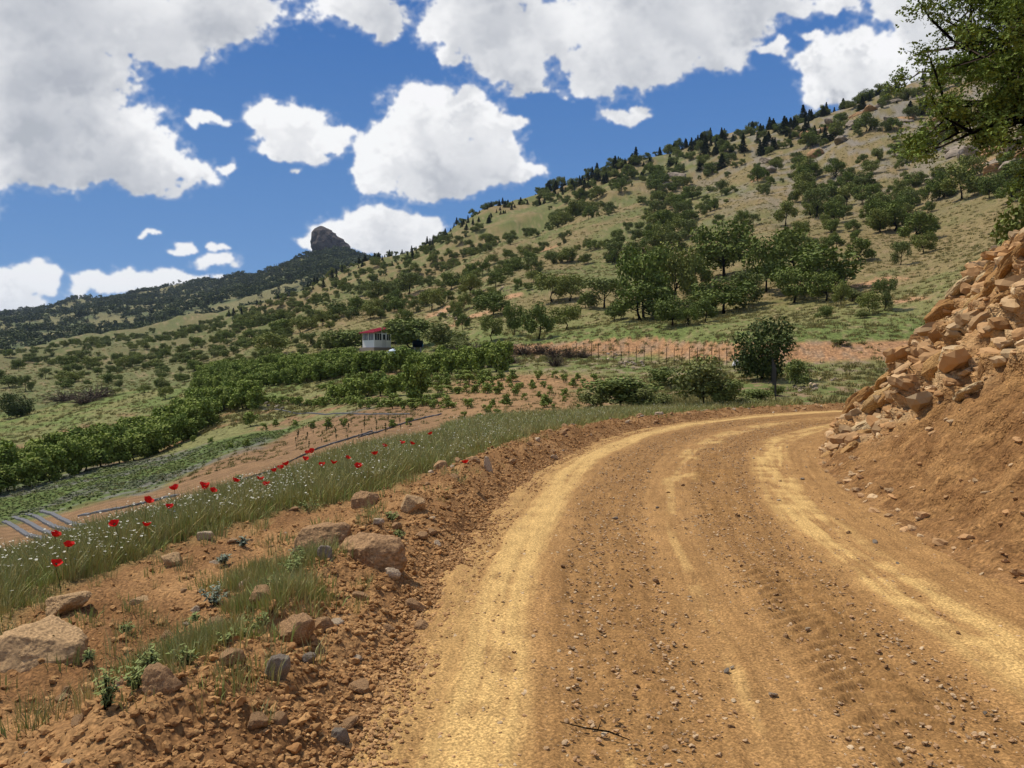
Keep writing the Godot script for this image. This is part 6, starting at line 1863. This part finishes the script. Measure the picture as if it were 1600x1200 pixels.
func build_flowers() -> void:
	rng.seed = 107
	# a poppy: stem, four cupped petals, dark heart; one unit is its height for the stem, real size for the bloom
	begin()
	for k in 4:
		var a := TAU * k / 4.0 + 0.2
		for j in 4:
			var b0 := a + (j - 2) * 0.45
			var b1 := a + (j - 1) * 0.45
			var y := 0.012 if k % 2 else 0.018
			var p0 := Vector3(cos(b0) * 0.022, y * 0.6, sin(b0) * 0.022)
			var p1 := Vector3(cos(b1) * 0.022, y * 0.6, sin(b1) * 0.022)
			var q0 := Vector3(cos(b0) * 0.038, y + 0.018 + 0.004 * sin(j * 2.0), sin(b0) * 0.038)
			var q1 := Vector3(cos(b1) * 0.038, y + 0.018 + 0.004 * sin(j * 2.0 + 2.0), sin(b1) * 0.038)
			var c := Color(0.62, 0.025, 0.018) * rng.randf_range(0.85, 1.15)
			tri(Vector3.ZERO, p0, p1, c)
			quad(p0, q0, q1, p1, c)
	var petals := done()
	begin()
	tube([Vector3(0, 0.0, 0), Vector3(0, 0.018, 0)], [0.007, 0.009], 6, Color(0.03, 0.03, 0.02))
	tube([Vector3(0, 0.018, 0), Vector3(0, 0.021, 0)], [0.009, 0.0], 6, Color(0.05, 0.05, 0.02))
	var heart := done()
	for t in POPPIES:
		var at := ground_point(t[0], t[1])
		var o := base("poppy", at)
		var lean := Vector3(rng.randf_range(-0.06, 0.06), t[2], rng.randf_range(-0.06, 0.06))
		begin()
		tube([Vector3(0, -0.02, 0), Vector3(lean.x * 0.2, t[2] * 0.5, lean.z * 0.2), lean], [0.003, 0.0025, 0.002], 4, Color(0.14, 0.17, 0.06))
		put("stem", done(), mats.grass, o)
		var f := put("bloom", petals, mats.petal, o)
		f.transform = Transform3D(Basis.from_euler(Vector3(rng.randf_range(-0.1, 0.7), rng.randf() * TAU, rng.randf_range(-0.3, 0.3))).scaled_local(Vector3.ONE * t[3] * 1.15 * (1.0 + 0.02 * maxf(0.0, -t[1] - 6.0))), lean)
		put("heart", heart, mats.grass, f)
		tag(o, "red poppy blooming in the grass along the verge crest", "poppy", "poppies along the verge")
	# weeds on the open dirt
	for t in PLANTS:
		var at := ground_point(t[0], t[1])
		var grey: bool = t[4] > 0.5
		var o := base("weed", at, rng.randf() * TAU)
		var stems := 14 if not grey else 20
		begin()
		var tips := []
		for i in stems:
			var a := rng.randf() * TAU
			var r: float = t[3] * 0.5 * rng.randf_range(0.2, 1.0)
			var h: float = t[2] * rng.randf_range(0.45, 1.0) * (1.0 - 0.4 * r / t[3])
			var tip := Vector3(cos(a) * r, h, sin(a) * r)
			tube([Vector3(cos(a), 0, sin(a)) * 0.01, tip * 0.55 + Vector3(0, h * 0.08, 0), tip], [0.0022, 0.0018, 0.001], 3, Color(0.13, 0.15, 0.06))
			tips.append(tip)
		put("stem", done(), mats.grass, o)
		begin()
		for tip in tips:
			for k in 16:
				var f := rng.randf_range(0.2, 1.02)
				var p: Vector3 = tip * f + Vector3(0, tip.y * 0.1 * f * (1.0 - f), 0)
				var out := (random_dir() + Vector3.UP * 0.3).normalized()
				leaf(p + out * 0.012, (Vector3.UP + random_dir() * 0.6).normalized(), out, rng.randf_range(0.018, 0.042), 0.010 if not grey else 0.013, (Color(0.20, 0.235, 0.17) if grey else Color(0.21, 0.25, 0.085)) * rng.randf_range(0.75, 1.25))
		put("leaves", done(), mats.grass_leaf, o)
		tag(o, ("larger " if t[2] > 0.12 else "small ") + ("grey-green herb tuft on the open dirt" if grey else "green weed sprouting from the open dirt") + (" near the tan rock slab" if t[0] < -2.0 else (" among the berm stones" if t[0] > -1.5 else " by the patch of grass")), "weed", "grey-green herbs on the dirt" if grey else "green weeds on the dirt")


# ---------------------------------------------------------------- the oak over the bank
func build_near_oak() -> void:
	rng.seed = 77
	var foot := Vector3(11.6, 0, -14.6)
	foot.y = height(foot.x, foot.z) - 0.1
	var o := base("oak_tree", foot)
	tag(o, "large near oak reaching its pale branches over the top of the cut bank", "tree")
	var bark := Color(0.17, 0.14, 0.115)
	begin()
	tube([Vector3(0, -0.3, 0), Vector3(0, 0.3, 0), Vector3(-0.15, 1.6, 0.1), Vector3(-0.1, 3.2, 0.0), Vector3(-0.2, 5.2, 0.1), Vector3(0, 7.0, 0)], [0.36, 0.27, 0.22, 0.19, 0.12, 0.04], 10, bark)
	put("trunk", done(), mats.trunk, o)
	var ends := []
	for i in 28:
		var a := PI + rng.randf_range(-0.9, 0.9) if i < 23 else rng.randf() * TAU
		if i == 0: a = PI - 0.1
		var y0 := rng.randf_range(1.7, 6.0)
		var reach := rng.randf_range(2.6, 3.9) * (1.0 - 0.09 * maxf(0.0, y0 - 3.0))
		var dir := Vector3(cos(a), rng.randf_range(-0.05, 0.4) if y0 > 2.0 else rng.randf_range(-0.02, 0.15), sin(a) * 0.8)
		var p0 := Vector3(-0.15, y0, 0.05)
		var p1 := p0 + dir * reach * 0.35 + random_dir() * 0.12
		var p2 := p0 + dir * reach * 0.7 + random_dir() * 0.2
		var p3 := p0 + dir * reach + random_dir() * 0.25
		begin()
		tube([p0, p1, p2, p3], [0.10, 0.07, 0.045, 0.014], 7, bark)
		for k in 11:
			var f := rng.randf_range(0.3, 1.0)
			var b := p0.lerp(p1, f / 0.35) if f < 0.35 else (p1.lerp(p2, (f - 0.35) / 0.35) if f < 0.7 else p2.lerp(p3, (f - 0.7) / 0.3))
			var e := b + (dir * 0.5 + random_dir()).normalized() * rng.randf_range(0.45, 1.05)
			var mid := b.lerp(e, 0.5) + random_dir() * 0.1
			tube([b, mid, e], [0.028, 0.018, 0.006], 5, bark)
			ends.append([b.lerp(e, 0.65), e])
			for q in 2:
				var g := e + random_dir() * rng.randf_range(0.2, 0.5)
				tube([mid.lerp(e, 0.6), g], [0.010, 0.004], 4, bark)
				ends.append([mid.lerp(e, 0.7), g])
		put("limb", done(), mats.trunk, o)
	begin()
	for e in ends:
		for k in 58:
			var c: Vector3 = e[0].lerp(e[1], rng.randf_range(0.0, 1.1)) + random_dir() * 0.24 * pow(rng.randf(), 0.5)
			var nrm := (Vector3.UP * 0.8 + random_dir()).normalized()
			var col := Color(0.15, 0.20, 0.042) * rng.randf_range(0.65, 1.4)
			oak_leaf(c, nrm, random_dir(), rng.randf_range(0.07, 0.12), col)
	put("crown", done(), mats.leaf, o)
	# bushes on top of the bank beside it
	for b in [[8.6, -12.0, 0.55, 1.5], [9.6, -13.0, 0.8, 1.6], [11.2, -16.5, 2.6, 2.2]]:
		plant("shrub", "bank_shrub", ground_point(b[0], b[1]), b[2], b[3], "green bush rooted on the top edge of the cut bank", "shrub", "bushes on top of the bank")

# a lobed leaf: wider beyond the middle, with notches
func oak_leaf(at: Vector3, n: Vector3, along: Vector3, long: float, col: Color) -> void:
	var a := (along - n * along.dot(n)).normalized()
	var b := n.cross(a)
	var p0 := at - a * long * 0.5
	var p1 := at + a * long * 0.5 - n * long * 0.15
	var mid := at + a * long * 0.1
	for s in [-1.0, 1.0]:
		var w1: Vector3 = at - a * long * 0.12 + b * s * long * 0.22 + n * long * 0.06
		var w2: Vector3 = at + a * long * 0.22 + b * s * long * 0.30 + n * long * 0.05
		if s > 0:
			tri(p0, w1, mid, col)
			tri(mid, w2, p1, col)
		else:
			tri(p0, mid, w1, col)
			tri(mid, p1, w2, col)


# ---------------------------------------------------------------- small things
func build_small_things() -> void:
	# irrigation strips over the fields
	var black := plain("strip_black", Color(0.11, 0.112, 0.118), 0.6)
	for i in HOSES.size():
		var h: Array = HOSES[i]
		begin()
		var pts: Array[Vector3] = []
		for k in h.size() / 2:
			pts.append(ground_point(h[2 * k], h[2 * k + 1]) + Vector3(0, 0.05, 0))
		for k in pts.size() - 1:
			var steps := 4
			for q in steps:
				var a := pts[k].lerp(pts[k + 1], q / float(steps))
				var b := pts[k].lerp(pts[k + 1], (q + 1) / float(steps))
				a.y = height(a.x, a.z) + 0.05
				b.y = height(b.x, b.z) + 0.05
				var w := Vector3(0, 0, 0.11)
				quad(a - w, b - w, b + w, a + w, Color.WHITE)
				quad(a + w, b + w, b + w + Vector3(0, -0.12, 0.02), a + w + Vector3(0, -0.12, 0.02), Color.WHITE)
		var o := put("mulch_strip", done(), black)
		tag(o, "long black mulch film laid across the brown field", "mulch film", "mulch films over the field")
	# blue water tank and a pale tarpaulin by the cabin
	var blue := plain("tank_blue", Color(0.06, 0.27, 0.50), 0.4, 0.5)
	var o := base("water_tank", ground_point(-9.48, -77.64) + Vector3(0, 0.45, 0))
	tag(o, "blue plastic water tank half hidden by bushes near the cabin", "tank")
	begin()
	tube([Vector3(-0.55, 0.95, 0), Vector3(-0.5, 0.95, 0), Vector3(0.5, 0.95, 0), Vector3(0.55, 0.95, 0)], [0.0, 0.36, 0.36, 0.0], 16)
	put("body", done(), blue, o)
	for x in [-0.3, 0.3]:
		part("stand", Vector3(x, 0.3, 0), Vector3(0.08, 0.6, 0.6), plain("tank_stand%d" % int(x * 10), Color(0.2, 0.2, 0.2)), o)
	begin()
	tube([Vector3(0, 1.28, 0), Vector3(0, 1.36, 0), Vector3(0, 1.37, 0)], [0.12, 0.12, 0.0], 12)
	put("lid", done(), blue, o)
	o = put("tarpaulin", cloth_mesh(1.5, 1.0, 0.55), plain("tarp", Color(0.52, 0.62, 0.72), 0.6))
	o.position = ground_point(-12.53, -81.13) + Vector3(0, 0.35, 0)
	tag(o, "pale blue tarpaulin heaped between orchard bushes below the cabin", "tarpaulin")
	o = put("white_sack", cloth_mesh(0.5, 0.36, 0.36), plain("sack", Color(0.80, 0.80, 0.78), 0.7))
	o.position = ground_point(13.54, -46.58)
	tag(o, "white plastic sack lying on the slope below the post fence", "sack")
	# a dry twig on the road and a pale root on the berm
	begin()
	tube([Vector3(0.14, 0.02, 0.06), Vector3(0.05, 0.03, 0.0), Vector3(-0.05, 0.022, -0.05), Vector3(-0.17, 0.02, -0.12)], [0.002, 0.0045, 0.004, 0.0015], 5, Color(0.17, 0.13, 0.09))
	tube([Vector3(0.0, 0.026, -0.02), Vector3(0.03, 0.03, -0.12)], [0.004, 0.001], 4, Color(0.12, 0.09, 0.06))
	o = put("twig", done(), mats.trunk)
	o.position = Vector3(0.40, -0.012, -3.52)
	tag(o, "dry brown twig lying on the road surface", "twig")
	begin()
	var root := []
	var thin := []
	for i in 8:
		var f := i / 7.0
		var x := -1.60 + 0.24 * f
		var z := -4.05 - 0.34 * f
		root.append(Vector3(x + 1.6, height(x, z) + 0.015 + 0.02 * sin(f * 7.0), z + 4.05))
		thin.append(0.011 - 0.006 * f)
	tube(root, thin, 6, Color(0.42, 0.30, 0.18))
	o = put("root", done(), mats.trunk)
	o.position = Vector3(-1.6, 0, -4.05)
	tag(o, "pale bare root lying across the dirt berm", "root")

func cloth_mesh(long: float, wide: float, tall: float) -> ArrayMesh:
	var v := PackedVector3Array()
	var c := PackedColorArray()
	for j in 15:
		for i in 21:
			var x := i / 10.0 - 1.0
			var z := 1.0 - j / 7.0
			var r := sqrt(x * x + z * z)
			var y := tall * maxf(0.0, 1.0 - r * r) + tall * 0.22 * fine.get_noise_2d(x * 2.1, z * 2.1) * (1.2 - minf(r, 1.2))
			v.append(Vector3(x * long * 0.5, y - 0.03, z * wide * 0.5))
			c.append(Color.WHITE)
	return grid_mesh(21, 15, v, c)
